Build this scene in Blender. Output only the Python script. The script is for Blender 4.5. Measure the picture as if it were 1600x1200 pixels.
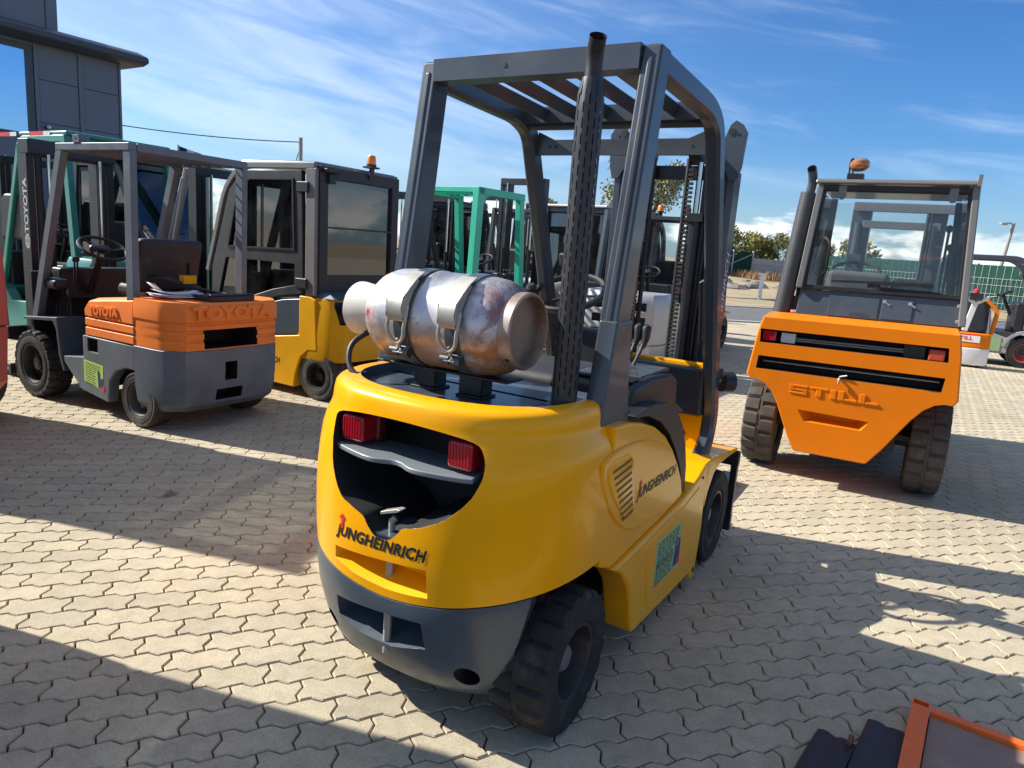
import bpy, bmesh, math, random
from mathutils import Vector, Matrix
for _o in list(bpy.data.objects): bpy.data.objects.remove(_o)
SC = bpy.context.scene
COL = SC.collection
rad = math.radians
sin, cos, pi = math.sin, math.cos, math.pi

# ------------------------------------------------------------------ camera
F_PX, PITCH, ROLL, CAM_H = 1100.42, 0.1948964, 0.07459344, 1.508
_fw = Vector((0, cos(PITCH), -sin(PITCH))); _up = Vector((0, sin(PITCH), cos(PITCH))); _rt = Vector((1, 0, 0))
_r2 = cos(ROLL)*_rt + sin(ROLL)*_up; _u2 = -sin(ROLL)*_rt + cos(ROLL)*_up
cam_d = bpy.data.cameras.new('camera'); cam = bpy.data.objects.new('camera', cam_d); COL.objects.link(cam)
cam_d.sensor_width = 36; cam_d.lens = F_PX/1600*36; cam_d.clip_start = 0.05; cam_d.clip_end = 3000
cam.matrix_world = Matrix(((_r2.x, _u2.x, -_fw.x, 0), (_r2.y, _u2.y, -_fw.y, 0), (_r2.z, _u2.z, -_fw.z, CAM_H), (0, 0, 0, 1)))
SC.camera = cam

# ------------------------------------------------------------------ light
SUN_AZ, SUN_EL = 165.0, 36.0          # direction towards the sun, degrees from +X counter-clockwise
SUN_STRENGTH, SKY_STRENGTH = 4.9, 0.112
sun_d = bpy.data.lights.new('sun', 'SUN'); sun = bpy.data.objects.new('sun', sun_d); COL.objects.link(sun)
sun_d.energy = SUN_STRENGTH; sun_d.angle = rad(0.53); sun_d.color = (1.0, 0.965, 0.90)
_s = Vector((cos(rad(SUN_AZ))*cos(rad(SUN_EL)), sin(rad(SUN_AZ))*cos(rad(SUN_EL)), sin(rad(SUN_EL))))
sun.rotation_euler = _s.to_track_quat('Z', 'Y').to_euler(); sun.location = _s*60
SC.view_settings.view_transform = 'Standard'; SC.view_settings.look = 'None'
SC.view_settings.exposure = 0.88; SC.view_settings.gamma = 1.0; SC.view_settings.use_curve_mapping = False

W = bpy.data.worlds.new('World'); SC.world = W; W.use_nodes = True
def world():
    nt = W.node_tree; N = nt.nodes; L = nt.links; N.clear()
    def nd(t, **k):
        n = N.new(t)
        for a, b in k.items(): setattr(n, a, b)
        return n
    def mth(op, a, b=None, c=None, clamp=False):
        n = nd('ShaderNodeMath', operation=op, use_clamp=clamp)
        for i, v in enumerate((a, b, c)):
            if v is None: continue
            if isinstance(v, (int, float)): n.inputs[i].default_value = v
            else: L.new(v, n.inputs[i])
        return n.outputs[0]
    out = nd('ShaderNodeOutputWorld'); bg = nd('ShaderNodeBackground'); bg.inputs['Strength'].default_value = SKY_STRENGTH
    sky = nd('ShaderNodeTexSky', sky_type='NISHITA'); sky.sun_disc = False
    sky.sun_elevation = rad(SUN_EL); sky.sun_rotation = rad(90-SUN_AZ); sky.altitude = 100; sky.air_density = 1.0; sky.dust_density = 0.9; sky.ozone_density = 2.2
    tc = nd('ShaderNodeTexCoord'); sp = nd('ShaderNodeSeparateXYZ'); L.new(tc.outputs['Generated'], sp.inputs[0])
    x, y, z = sp.outputs
    az = mth('ARCTAN2', x, y); el = mth('ARCSINE', z)
    elt = mth('MULTIPLY_ADD', az, 0.16, el)                # streaks run slightly downhill to the right
    def noise(sx, sy, sz, scale, detail, rough, dist=0.0, e=elt):
        c = nd('ShaderNodeCombineXYZ'); L.new(mth('MULTIPLY', az, sx), c.inputs[0]); L.new(mth('MULTIPLY', e, sy), c.inputs[1]); c.inputs[2].default_value = sz
        n = nd('ShaderNodeTexNoise'); L.new(c.outputs[0], n.inputs['Vector']); n.inputs['Scale'].default_value = scale
        n.inputs['Detail'].default_value = detail; n.inputs['Roughness'].default_value = rough; n.inputs['Distortion'].default_value = dist
        return n.outputs['Fac']
    def ramp(v, a, b):
        m = nd('ShaderNodeMapRange', interpolation_type='SMOOTHSTEP'); L.new(v, m.inputs['Value'])
        m.inputs['From Min'].default_value = a; m.inputs['From Max'].default_value = b
        return m.outputs['Result']
    fine = noise(2.0, 12, 3.1, 1.7, 8, 0.56, 0.7)
    big = noise(1.0, 3.2, 8.4, 1.3, 3, 0.5, 0.3)
    leftness = ramp(az, 0.62, -0.45)
    band = ramp(el, 0.04, 0.14)
    cir = mth('MULTIPLY', ramp(mth('MULTIPLY_ADD', mth('SUBTRACT', big, 0.5), 0.7, mth('MULTIPLY_ADD', leftness, 0.10, fine)), 0.42, 0.92), band)
    cir = mth('MULTIPLY', cir, 0.44)
    veil = mth('MULTIPLY', mth('MULTIPLY', leftness, ramp(el, 0.60, 0.15)), 0.10)
    hz = mth('MULTIPLY', ramp(el, 0.16, 0.0), 0.36)
    cu_n = noise(6.5, 15, 1.7, 1.25, 8, 0.56, 0.25, el)
    cu_gate = mth('MULTIPLY', ramp(el, 0.10, 0.03), ramp(el, -0.03, 0.015))
    cu = mth('MULTIPLY', ramp(mth('MULTIPLY_ADD', cu_gate, 0.17, cu_n), 0.60, 0.72), cu_gate)
    def mix(fac, c1, c2):
        m = nd('ShaderNodeMixRGB'); L.new(fac, m.inputs[0])
        for i, c in ((1, c1), (2, c2)):
            if isinstance(c, tuple): m.inputs[i].default_value = (*c, 1)
            else: L.new(c, m.inputs[i])
        return m.outputs[0]
    hs = nd('ShaderNodeHueSaturation'); hs.inputs['Saturation'].default_value = 1.22; hs.inputs['Value'].default_value = 1.0; L.new(sky.outputs[0], hs.inputs['Color'])
    tn = nd('ShaderNodeMixRGB', blend_type='MULTIPLY'); tn.inputs[0].default_value = 1; L.new(hs.outputs[0], tn.inputs[1]); tn.inputs[2].default_value = (0.36, 0.55, 0.76, 1)
    c = mix(hz, tn.outputs[0], (3.0, 3.7, 4.7))
    c = mix(mth('ADD', veil, mth('MULTIPLY', ramp(el, 0.62, 1.1), 0.30)), c, (5.0, 5.2, 5.5))  # pale cloud overhead, above the view, added to fill the shade neutrally
    c = mix(cir, c, (5.3, 5.8, 6.4))
    shade = ramp(noise(6.5, 15, 1.7, 1.25, 4, 0.5, 0.25, mth('ADD', el, -0.016)), 0.50, 0.74)
    cc = mix(shade, (7.4, 7.3, 7.1), (4.4, 4.9, 5.6))
    c = mix(mth('MULTIPLY', cu, 0.92), c, cc)
    L.new(c, bg.inputs['Color']); L.new(bg.outputs[0], out.inputs['Surface'])
world()

# ------------------------------------------------------------------ materials
def srgb(r, g, b):
    f = lambda c: c/12.92 if c <= 0.04045 else ((c+0.055)/1.055)**2.4
    return (f(r/255), f(g/255), f(b/255))
def material(name, col, rough=0.5, metal=0.0, vary=0.08, vscale=6.0, dirt=None, dirt_amt=0.0, dirt_scale=9.0, bump=0.0, bscale=120.0,
             coat=0.0, spec=0.5, stint=None, rvary=0.12, trans=0.0, alpha=1.0, emit=None, island=0.0):
    m = bpy.data.materials.new(name); m.use_nodes = True
    nt = m.node_tree; N = nt.nodes; L = nt.links; b = N['Principled BSDF']
    tc = N.new('ShaderNodeTexCoord')
    n1 = N.new('ShaderNodeTexNoise'); n1.inputs['Scale'].default_value = vscale; n1.inputs['Detail'].default_value = 6; n1.inputs['Roughness'].default_value = 0.62
    L.new(tc.outputs['Object'], n1.inputs['Vector'])
    mp = N.new('ShaderNodeMapRange'); L.new(n1.outputs['Fac'], mp.inputs['Value'])
    mp.inputs['From Min'].default_value = 0.25; mp.inputs['From Max'].default_value = 0.75
    mp.inputs['To Min'].default_value = 1-vary; mp.inputs['To Max'].default_value = 1+vary
    fac = mp.outputs['Result']
    if island:
        g = N.new('ShaderNodeNewGeometry'); r = N.new('ShaderNodeMapRange'); L.new(g.outputs['Random Per Island'], r.inputs['Value'])
        r.inputs['To Min'].default_value = 1-island; r.inputs['To Max'].default_value = 1+island
        mm = N.new('ShaderNodeMath'); mm.operation = 'MULTIPLY'; L.new(fac, mm.inputs[0]); L.new(r.outputs['Result'], mm.inputs[1]); fac = mm.outputs[0]
    vm = N.new('ShaderNodeVectorMath'); vm.operation = 'SCALE'; vm.inputs[0].default_value = col; L.new(fac, vm.inputs['Scale'])
    c = vm.outputs[0]
    if dirt is not None and dirt_amt > 0:
        n2 = N.new('ShaderNodeTexNoise'); n2.inputs['Scale'].default_value = dirt_scale; n2.inputs['Detail'].default_value = 9; n2.inputs['Roughness'].default_value = 0.7
        L.new(tc.outputs['Object'], n2.inputs['Vector'])
        m2 = N.new('ShaderNodeMapRange'); m2.interpolation_type = 'SMOOTHSTEP'; L.new(n2.outputs['Fac'], m2.inputs['Value'])
        m2.inputs['From Min'].default_value = 0.46; m2.inputs['From Max'].default_value = 0.74; m2.inputs['To Max'].default_value = dirt_amt
        mx = N.new('ShaderNodeMixRGB'); L.new(m2.outputs['Result'], mx.inputs[0]); L.new(c, mx.inputs[1]); mx.inputs[2].default_value = (*dirt, 1); c = mx.outputs[0]
    L.new(c, b.inputs['Base Color'])
    rm = N.new('ShaderNodeMapRange'); L.new(n1.outputs['Fac'], rm.inputs['Value']); rm.inputs['To Min'].default_value = max(0.02, rough-rvary); rm.inputs['To Max'].default_value = min(1, rough+rvary)
    L.new(rm.outputs['Result'], b.inputs['Roughness'])
    b.inputs['Metallic'].default_value = metal; b.inputs['Specular IOR Level'].default_value = spec
    if stint: b.inputs['Specular Tint'].default_value = (*stint, 1)
    b.inputs['Coat Weight'].default_value = coat; b.inputs['Coat Roughness'].default_value = 0.06
    if bump:
        nb = N.new('ShaderNodeTexNoise'); nb.inputs['Scale'].default_value = bscale; nb.inputs['Detail'].default_value = 4; L.new(tc.outputs['Object'], nb.inputs['Vector'])
        bp = N.new('ShaderNodeBump'); bp.inputs['Strength'].default_value = bump; bp.inputs['Distance'].default_value = 0.002
        L.new(nb.outputs['Fac'], bp.inputs['Height']); L.new(bp.outputs['Normal'], b.inputs['Normal'])
    if emit: b.inputs['Emission Color'].default_value = (*emit[0], 1); b.inputs['Emission Strength'].default_value = emit[1]
    if alpha < 1: b.inputs['Alpha'].default_value = alpha
    return m
DUST = (0.21, 0.175, 0.13)
YEL = material('yellow paint', (0.92, 0.385, 0.002), 0.30, vary=0.03, coat=0.28, stint=(1, 0.62, 0.12), rvary=0.05, dirt=(0.62, 0.30, 0.02), dirt_amt=0.25, dirt_scale=4, bump=0.04, bscale=60)
YEL2 = material('yellow paint dusty', (0.70, 0.34, 0.008), 0.38, vary=0.06, coat=0.15, stint=(1, 0.65, 0.2), dirt=DUST, dirt_amt=0.12)
GREYB = material('blue grey paint', (0.052, 0.068, 0.084), 0.36, vary=0.10, coat=0.2, dirt=(0.13, 0.14, 0.145), dirt_amt=0.25, dirt_scale=7, bump=0.05, bscale=70)
GUARD = material('anthracite paint', (0.045, 0.053, 0.066), 0.34, vary=0.08, coat=0.2, dirt=(0.10, 0.105, 0.115), dirt_amt=0.16, dirt_scale=11, bump=0.05, bscale=90)
BLACK = material('black plastic', (0.012, 0.012, 0.014), 0.48, vary=0.15, dirt=DUST, dirt_amt=0.08)
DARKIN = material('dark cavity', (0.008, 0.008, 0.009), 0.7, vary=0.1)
BLKMET = material('black mast steel', (0.014, 0.014, 0.017), 0.38, vary=0.15, dirt=(0.07, 0.055, 0.045), dirt_amt=0.3)
RUB = material('tyre rubber', (0.020, 0.019, 0.019), 0.78, vary=0.18, vscale=14, dirt=(0.13, 0.11, 0.09), dirt_amt=0.38, dirt_scale=10, bump=0.3, bscale=90, spec=0.3)
RUBD = material('dusty tyre rubber', (0.042, 0.039, 0.036), 0.85, vary=0.2, vscale=12, dirt=(0.17, 0.145, 0.115), dirt_amt=0.6, dirt_scale=8, bump=0.35, bscale=80, spec=0.25)
RIM = material('black wheel rim', (0.022, 0.021, 0.021), 0.45, vary=0.2, dirt=(0.10, 0.085, 0.07), dirt_amt=0.4)
HUBG = material('dusty grey hub', (0.13, 0.125, 0.12), 0.6, vary=0.2, dirt=(0.2, 0.17, 0.14), dirt_amt=0.4)
ORA_T = material('faded orange paint', (0.92, 0.24, 0.045), 0.46, vary=0.07, coat=0.08, stint=(1, 0.5, 0.2), dirt=(0.42, 0.15, 0.06), dirt_amt=0.25, dirt_scale=5)
ORA_S = material('orange paint', (0.78, 0.19, 0.006), 0.40, vary=0.04, coat=0.08, stint=(1, 0.5, 0.15), dirt=(0.42, 0.15, 0.03), dirt_amt=0.18, dirt_scale=4)
STEELG = material('worn grey blue steel', (0.125, 0.145, 0.168), 0.42, metal=0.15, vary=0.22, vscale=5, dirt=(0.16, 0.155, 0.15), dirt_amt=0.35, dirt_scale=6)
CABG = material('grey cab paint', (0.165, 0.16, 0.152), 0.40, vary=0.07, coat=0.2, dirt=DUST, dirt_amt=0.15)
CABDK = material('dark grey cab paint', (0.035, 0.036, 0.038), 0.40, vary=0.1, coat=0.15, dirt=DUST, dirt_amt=0.12)
TEAL = material('teal paint', (0.022, 0.20, 0.155), 0.40, vary=0.06, coat=0.3, dirt=DUST, dirt_amt=0.12)
MINT = material('mint green paint', (0.03, 0.43, 0.27), 0.38, vary=0.05, coat=0.3, dirt=DUST, dirt_amt=0.1)
WINGM = material('sunlit grey wing paint', (0.17, 0.19, 0.20), 0.4, vary=0.06, coat=0.2)  # wing bar's grey lightened: sun and sky reflection put into its colour
SHIELD = material('dark pressed steel', (0.040, 0.040, 0.043), 0.42, metal=0.3, vary=0.15)
RED = material('red paint', (0.42, 0.035, 0.025), 0.38, vary=0.07, coat=0.3, dirt=DUST, dirt_amt=0.12)
PINK = material('faded pink red paint', (0.62, 0.13, 0.10), 0.5, vary=0.07, dirt=DUST, dirt_amt=0.12)
SILV = material('silver paint', (0.40, 0.39, 0.385), 0.36, metal=0.3, vary=0.06, dirt=DUST, dirt_amt=0.12)
WHITE = material('white paint', (0.72, 0.71, 0.68), 0.45, vary=0.04, dirt=DUST, dirt_amt=0.10)
PAPER = material('paper', (0.80, 0.81, 0.84), 0.8, vary=0.02)
BARE = material('bare zinc steel', (0.40, 0.385, 0.34), 0.50, metal=0.55, vary=0.15, vscale=14, dirt=(0.28, 0.16, 0.08), dirt_amt=0.45, dirt_scale=16)
CHROME = material('chromed rod', (0.62, 0.62, 0.62), 0.16, metal=1.0, vary=0.05)
BRASS = material('brass fitting', (0.45, 0.30, 0.12), 0.35, metal=0.9, vary=0.1)
REDLAMP = material('red lamp lens', (0.42, 0.008, 0.020), 0.20, vary=0.05, coat=0.8, bump=0.25, bscale=160)
AMBER = material('amber lamp lens', (0.85, 0.22, 0.01), 0.22, vary=0.05, coat=0.6)
CLEARL = material('clear lamp lens', (0.62, 0.62, 0.60), 0.18, vary=0.05, coat=0.6)
LIME = material('lime green sticker', (0.40, 0.60, 0.13), 0.5, vary=0.03)
GRNST = material('pale green sticker', (0.30, 0.47, 0.22), 0.45, vary=0.03)
INK = material('black ink', (0.012, 0.012, 0.014), 0.5, vary=0.02)
INKBLUE = material('dark blue ink', (0.025, 0.035, 0.12), 0.5, vary=0.05)
INKRED = material('red ink', (0.62, 0.02, 0.03), 0.5, vary=0.02)
WLET = material('white lettering', (0.66, 0.66, 0.66), 0.6, vary=0.08)
SEATM = material('black seat vinyl', (0.020, 0.020, 0.021), 0.62, vary=0.15, dirt=DUST, dirt_amt=0.18)
TIPP = material('tine steel', (0.013, 0.014, 0.020), 0.55, vary=0.2, dirt=(0.05, 0.045, 0.045), dirt_amt=0.3)
ORFR = material('orange red frame paint', (0.85, 0.14, 0.008), 0.42, vary=0.06, coat=0.1, dirt=(0.30, 0.08, 0.03), dirt_amt=0.2)
PLY = material('brown film board', (0.24, 0.155, 0.11), 0.6, vary=0.1, vscale=20, dirt=(0.35, 0.27, 0.21), dirt_amt=0.3)
def glass(name, tint=(0.97, 0.985, 0.98), opac=0.05, rough=0.02, ior=1.5):
    m = bpy.data.materials.new(name); m.use_nodes = True; nt = m.node_tree; N = nt.nodes; L = nt.links
    N.remove(N['Principled BSDF']); out = N['Material Output']
    tr = N.new('ShaderNodeBsdfTransparent'); tr.inputs[0].default_value = (*tint, 1)
    gl = N.new('ShaderNodeBsdfGlossy'); gl.inputs['Roughness'].default_value = rough
    df = N.new('ShaderNodeBsdfDiffuse'); df.inputs[0].default_value = (0.30, 0.33, 0.31, 1)
    fr = N.new('ShaderNodeFresnel'); fr.inputs['IOR'].default_value = ior
    tc = N.new('ShaderNodeTexCoord'); n = N.new('ShaderNodeTexNoise'); n.inputs['Scale'].default_value = 5; n.inputs['Detail'].default_value = 8; L.new(tc.outputs['Object'], n.inputs['Vector'])
    mr = N.new('ShaderNodeMapRange'); L.new(n.outputs['Fac'], mr.inputs['Value']); mr.inputs['From Min'].default_value = 0.35; mr.inputs['From Max'].default_value = 0.75; mr.inputs['To Max'].default_value = opac
    m1 = N.new('ShaderNodeMixShader'); L.new(mr.outputs['Result'], m1.inputs[0]); L.new(tr.outputs[0], m1.inputs[1]); L.new(df.outputs[0], m1.inputs[2])
    m2 = N.new('ShaderNodeMixShader'); L.new(fr.outputs[0], m2.inputs[0]); L.new(m1.outputs[0], m2.inputs[1]); L.new(gl.outputs[0], m2.inputs[2])
    L.new(m2.outputs[0], out.inputs['Surface'])
    return m
GLASS = glass('cab glass'); GLASST = glass('tinted cab glass', (0.40, 0.44, 0.43), 0.3); GLASSD = glass('dark cab glass', (0.89, 0.945, 0.93), 0.06, ior=2.1)

# ------------------------------------------------------------------ mesh helpers
class MB:
    def __init__(s): s.v = []; s.f = []; s.m = []; s.sm = []
    def add(s, vs, fs, mi=0, smooth=True):
        o = len(s.v); s.v += [tuple(v) for v in vs]
        for f in fs: s.f.append([i+o for i in f]); s.m.append(mi); s.sm.append(smooth)
        return s
    def box(s, x0, x1, y0, y1, z0, z1, mi=0):
        v = [(x, y, z) for x in (x0, x1) for y in (y0, y1) for z in (z0, z1)]
        return s.add(v, [(0, 1, 3, 2), (4, 6, 7, 5), (0, 4, 5, 1), (2, 3, 7, 6), (0, 2, 6, 4), (1, 5, 7, 3)], mi)
    def beam(s, p, q, w, h, up=(0, 0, 1), mi=0, taper=1.0):
        p = Vector(p); q = Vector(q); d = (q-p).normalized(); sd = d.cross(Vector(up)).normalized(); u = sd.cross(d)
        v = []
        for c, k in ((p, 1), (q, taper)):
            for a, b in ((-1, -1), (1, -1), (1, 1), (-1, 1)): v.append(c+sd*(a*w/2*k)+u*(b*h/2*k))
        return s.add(v, [(3, 2, 1, 0), (4, 5, 6, 7), (0, 1, 5, 4), (1, 2, 6, 5), (2, 3, 7, 6), (3, 0, 4, 7)], mi)
    def sweep(s, path, n, sec, mi=0, closed=False):
        """path in a plane with normal n; sec: list of (a along n, b in-plane to the left of travel)"""
        n = Vector(n).normalized(); P = [Vector(p) for p in path]; K = len(P); R = []
        for i, p in enumerate(P):
            if closed: d0 = (p-P[i-1]).normalized(); d1 = (P[(i+1) % K]-p).normalized()
            else:
                d0 = (p-P[i-1]).normalized() if i else (P[1]-p).normalized(); d1 = (P[i+1]-p).normalized() if i < K-1 else d0
            l0 = n.cross(d0); l1 = n.cross(d1); l = (l0+l1); l = l.normalized()/max(0.3, l.normalized().dot(l0))
            R.append([p+n*a+l*b for a, b in sec])
        return s.loft(R, True, not closed, not closed, mi, closed)
    def loft(s, rings, closed=True, cap0=True, cap1=True, mi=0, wrap=False):
        n = len(rings[0]); v = [p for r in rings for p in r]; f = []
        K = len(rings)
        for k in range(K if wrap else K-1):
            k2 = (k+1) % K
            for i in range(n if closed else n-1):
                j = (i+1) % n; f.append((k*n+i, k*n+j, k2*n+j, k2*n+i))
        if cap0: f.append(tuple(range(n-1, -1, -1)))
        if cap1: f.append(tuple((K-1)*n+i for i in range(n)))
        return s.add(v, f, mi)
    def tube(s, path, r, n=8, mi=0, caps=True):
        P = [Vector(p) for p in path]; R = []; ref = None
        for i, p in enumerate(P):
            d = ((P[min(i+1, len(P)-1)]-p).normalized()+(p-P[max(i-1, 0)]).normalized()).normalized()
            if ref is None: ref = d.orthogonal().normalized()
            ref = (ref-d*ref.dot(d)).normalized(); b = d.cross(ref)
            rr = r[i] if isinstance(r, (list, tuple)) else r
            R.append([p+(ref*cos(2*pi*k/n)+b*sin(2*pi*k/n))*rr for k in range(n)])
        return s.loft(R, True, caps, caps, mi)
    def lathe(s, prof, o, ax, n=24, mi=0, mod=None, caps=True):
        """prof: (t along the axis, r)"""
        o = Vector(o); ax = Vector(ax).normalized(); e1 = ax.orthogonal().normalized(); e2 = ax.cross(e1); R = []
        for i, (t, r) in enumerate(prof):
            ring = []
            for k in range(n):
                rr = r if mod is None else mod(i, k, t, r)
                a = 2*pi*k/n; ring.append(o+ax*t+(e1*cos(a)+e2*sin(a))*max(rr, 1e-4))
            R.append(ring)
        return s.loft(R, True, caps, caps, mi)
    def prism(s, poly, ax, a, b, mi=0):
        """poly 2D: ax x -> (y,z); y -> (x,z); z -> (x,y)"""
        mk = {'x': lambda p, t: (t, p[0], p[1]), 'y': lambda p, t: (p[0], t, p[1]), 'z': lambda p, t: (p[0], p[1], t)}[ax]
        return s.loft([[mk(p, a) for p in poly], [mk(p, b) for p in poly]], True, True, True, mi)
def new_mesh(name, mb, mats, smooth=35):
    me = bpy.data.meshes.new(name); me.from_pydata(mb.v, [], mb.f)
    for m in (mats if isinstance(mats, (list, tuple)) else [mats]): me.materials.append(m)
    me.polygons.foreach_set('material_index', mb.m)
    bm = bmesh.new(); bm.from_mesh(me); bmesh.ops.recalc_face_normals(bm, faces=bm.faces); bm.to_mesh(me); bm.free()
    if smooth:
        me.polygons.foreach_set('use_smooth', [True]*len(me.polygons)); me.set_sharp_from_angle(angle=rad(smooth))
    me.update(); return me
def obj(name, mb, mats, parent=None, bevel=0, seg=2, smooth=35, stuff=False):
    me = mb if isinstance(mb, bpy.types.Mesh) else new_mesh(name, mb, mats, smooth)
    o = bpy.data.objects.new(name, me); COL.objects.link(o)
    if parent: o.parent = parent
    if bevel:
        b = o.modifiers.new('bevel', 'BEVEL'); b.width = bevel; b.segments = seg; b.limit_method = 'ANGLE'; b.angle_limit = rad(38); b.harden_normals = True
    if stuff: o['kind'] = 'stuff'
    return o
def link_copy(src, parent, loc=None, name=None):
    o = src.copy(); COL.objects.link(o); o.parent = parent
    if loc is not None: o.location = loc
    return o
def thing(name, label, cat, loc=(0, 0, 0), deg=0, group=None):
    o = bpy.data.objects.new(name, None); COL.objects.link(o); o.empty_display_size = 0.2
    o.location = loc; o.rotation_euler = (0, 0, rad(deg)); o['label'] = label; o['category'] = cat
    if group: o['group'] = group
    return o
def tag(o, label, cat, group=None):
    o['label'] = label; o['category'] = cat
    if group: o['group'] = group
    return o
def struct(name, mb, mat, parent=None, **k):
    o = obj(name, mb, mat, parent, **k)
    if not parent: o['kind'] = 'structure'
    return o
def boolean(o, cutters):
    """cut the closed meshes away from o; the cut walls keep the cutter's material"""
    for c in cutters:
        c.parent = o.parent; m = o.modifiers.new('cut', 'BOOLEAN'); m.operation = 'DIFFERENCE'; m.solver = 'EXACT'; m.object = c; m.material_mode = 'TRANSFER'
    bpy.context.view_layer.update(); dg = bpy.context.evaluated_depsgraph_get(); dg.update()
    me = bpy.data.meshes.new_from_object(o.evaluated_get(dg)); o.modifiers.clear(); old = o.data; o.data = me; bpy.data.meshes.remove(old)
    for c in cutters: bpy.data.objects.remove(c)
    me.polygons.foreach_set('use_smooth', [True]*len(me.polygons)); me.set_sharp_from_angle(angle=rad(32)); me.update()
def text_mb(txt, size, fmap, depth=0.0, shear=0.0, bold=0.0, spacing=1.0, sx=1.0, mi=0):
    """letters laid out centred at 0 in (u, v) and mapped to 3D by fmap(u, v, w) with w 0..1 through the depth"""
    cu = bpy.data.curves.new('lettering', 'FONT'); cu.body = txt; cu.size = size; cu.shear = shear; cu.offset = bold*size
    cu.space_character = spacing; cu.align_x = 'CENTER'; cu.align_y = 'CENTER'; cu.resolution_u = 3; cu.extrude = 0.5 if depth else 0
    ob = bpy.data.objects.new('lettering', cu); COL.objects.link(ob)
    dg = bpy.context.evaluated_depsgraph_get(); me = ob.evaluated_get(dg).to_mesh()
    mb = MB(); mb.add([fmap(v.co.x*sx, v.co.y, v.co.z+0.5 if depth else 1) for v in me.vertices], [tuple(p.vertices) for p in me.polygons], mi)
    bpy.data.objects.remove(ob); bpy.data.curves.remove(cu); return mb
def arc(c, r, a0, a1, n): return [(c[0]+r*cos(rad(a0+(a1-a0)*i/n)), c[1]+r*sin(rad(a0+(a1-a0)*i/n))) for i in range(n+1)]
def smoothpath(P, r, n=4):
    """round the corners of a 3D polyline"""
    P = [Vector(p) for p in P]; out = [P[0]]
    for i in range(1, len(P)-1):
        a = (P[i-1]-P[i]); b = (P[i+1]-P[i]); t = min(r, a.length*0.45, b.length*0.45); A = P[i]+a.normalized()*t; B = P[i]+b.normalized()*t
        for k in range(n+1):
            u = k/n; out.append(A*(1-u)**2+P[i]*2*u*(1-u)+B*u*u)
    out.append(P[-1]); return out
def rsec(w, h, c=0.008):
    a, b = w/2, h/2
    return [(-a+c, -b), (a-c, -b), (a, -b+c), (a, b-c), (a-c, b), (-a+c, b), (-a, b-c), (-a, -b+c)]

# ------------------------------------------------------------------ shared forklift pieces
_wheels = {}
def wheel(parent, loc, r, w, rimr=None, out=1, tread=True, rimmat=None, hubmat=None, tyre=None, nb=6, seg=100):
    """wheel (rim) > tyre, hub; axis along local y, out = +1 if the outer face looks to +y"""
    rimr = rimr or r*0.56; rimmat = rimmat or RIM; hubmat = hubmat or RIM; tyre = tyre or RUB
    key = (round(r, 3), round(w, 3), round(rimr, 3), tread, rimmat.name, hubmat.name, tyre.name, nb, seg)
    if key not in _wheels:
        h = w/2; mb = MB()
        prof = [(-h*0.86, rimr*0.98), (-h*0.98, rimr+0.10*(r-rimr)), (-h, rimr+0.5*(r-rimr)), (-h*0.97, rimr+0.55*(r-rimr)), (-h, r-0.15*(r-rimr)), (-h*0.9, r*0.985), (-h*0.55, r), (-h*0.12, r*1.003), (-h*0.10, r*0.985),
                (h*0.10, r*0.985), (h*0.12, r*1.003), (h*0.55, r), (h*0.9, r*0.985), (h, r-0.15*(r-rimr)), (h*0.97, rimr+0.55*(r-rimr)), (h, rimr+0.5*(r-rimr)), (h*0.98, rimr+0.10*(r-rimr)), (h*0.86, rimr*0.98)]
        def mod(i, k, t, rr):
            if tread and (4 <= i <= 7) and k % 5 == 0: return rr-0.062*r
            if tread and (10 <= i <= 13) and k % 5 == 2: return rr-0.062*r
            return rr
        mb.lathe(prof, (0, 0, 0), (0, 1, 0), seg, mod=mod, caps=False); tm = new_mesh('tyre', mb, tyre, 30)
        mb = MB(); R = rimr
        mb.lathe([(-h*0.8, R), (h*0.80, R), (h*0.92, R*1.02), (h*0.92, R*0.93), (h*0.80, R*0.90), (h*0.15, R*0.84), (h*0.02, R*0.62), (h*0.26, R*0.45), (h*0.26, R*0.2), (h*0.2, 0.001)], (0, 0, 0), (0, 1, 0), 36)
        rm = new_mesh('wheel', mb, rimmat, 35)
        mb = MB(); mb.lathe([(h*0.2, R*0.36), (h*0.55, R*0.34), (h*0.62, R*0.28), (h*0.62, 0.001)], (0, 0, 0), (0, 1, 0), 18)
        for k in range(nb):
            a = 2*pi*k/nb; mb.lathe([(h*0.2, 0.011), (h*0.36, 0.011), (h*0.36, 0.001)], (R*0.56*cos(a), 0, R*0.56*sin(a)), (0, 1, 0), 6)
        hm = new_mesh('hub', mb, hubmat, 35)
        _wheels[key] = (rm, tm, hm)
    rm, tm, hm = _wheels[key]
    o = obj('wheel', rm, None, parent); o.location = loc
    if out < 0: o.rotation_euler = (0, 0, pi)
    obj('tyre', tm, None, o); obj('hub', hm, None, o); return o
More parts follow.
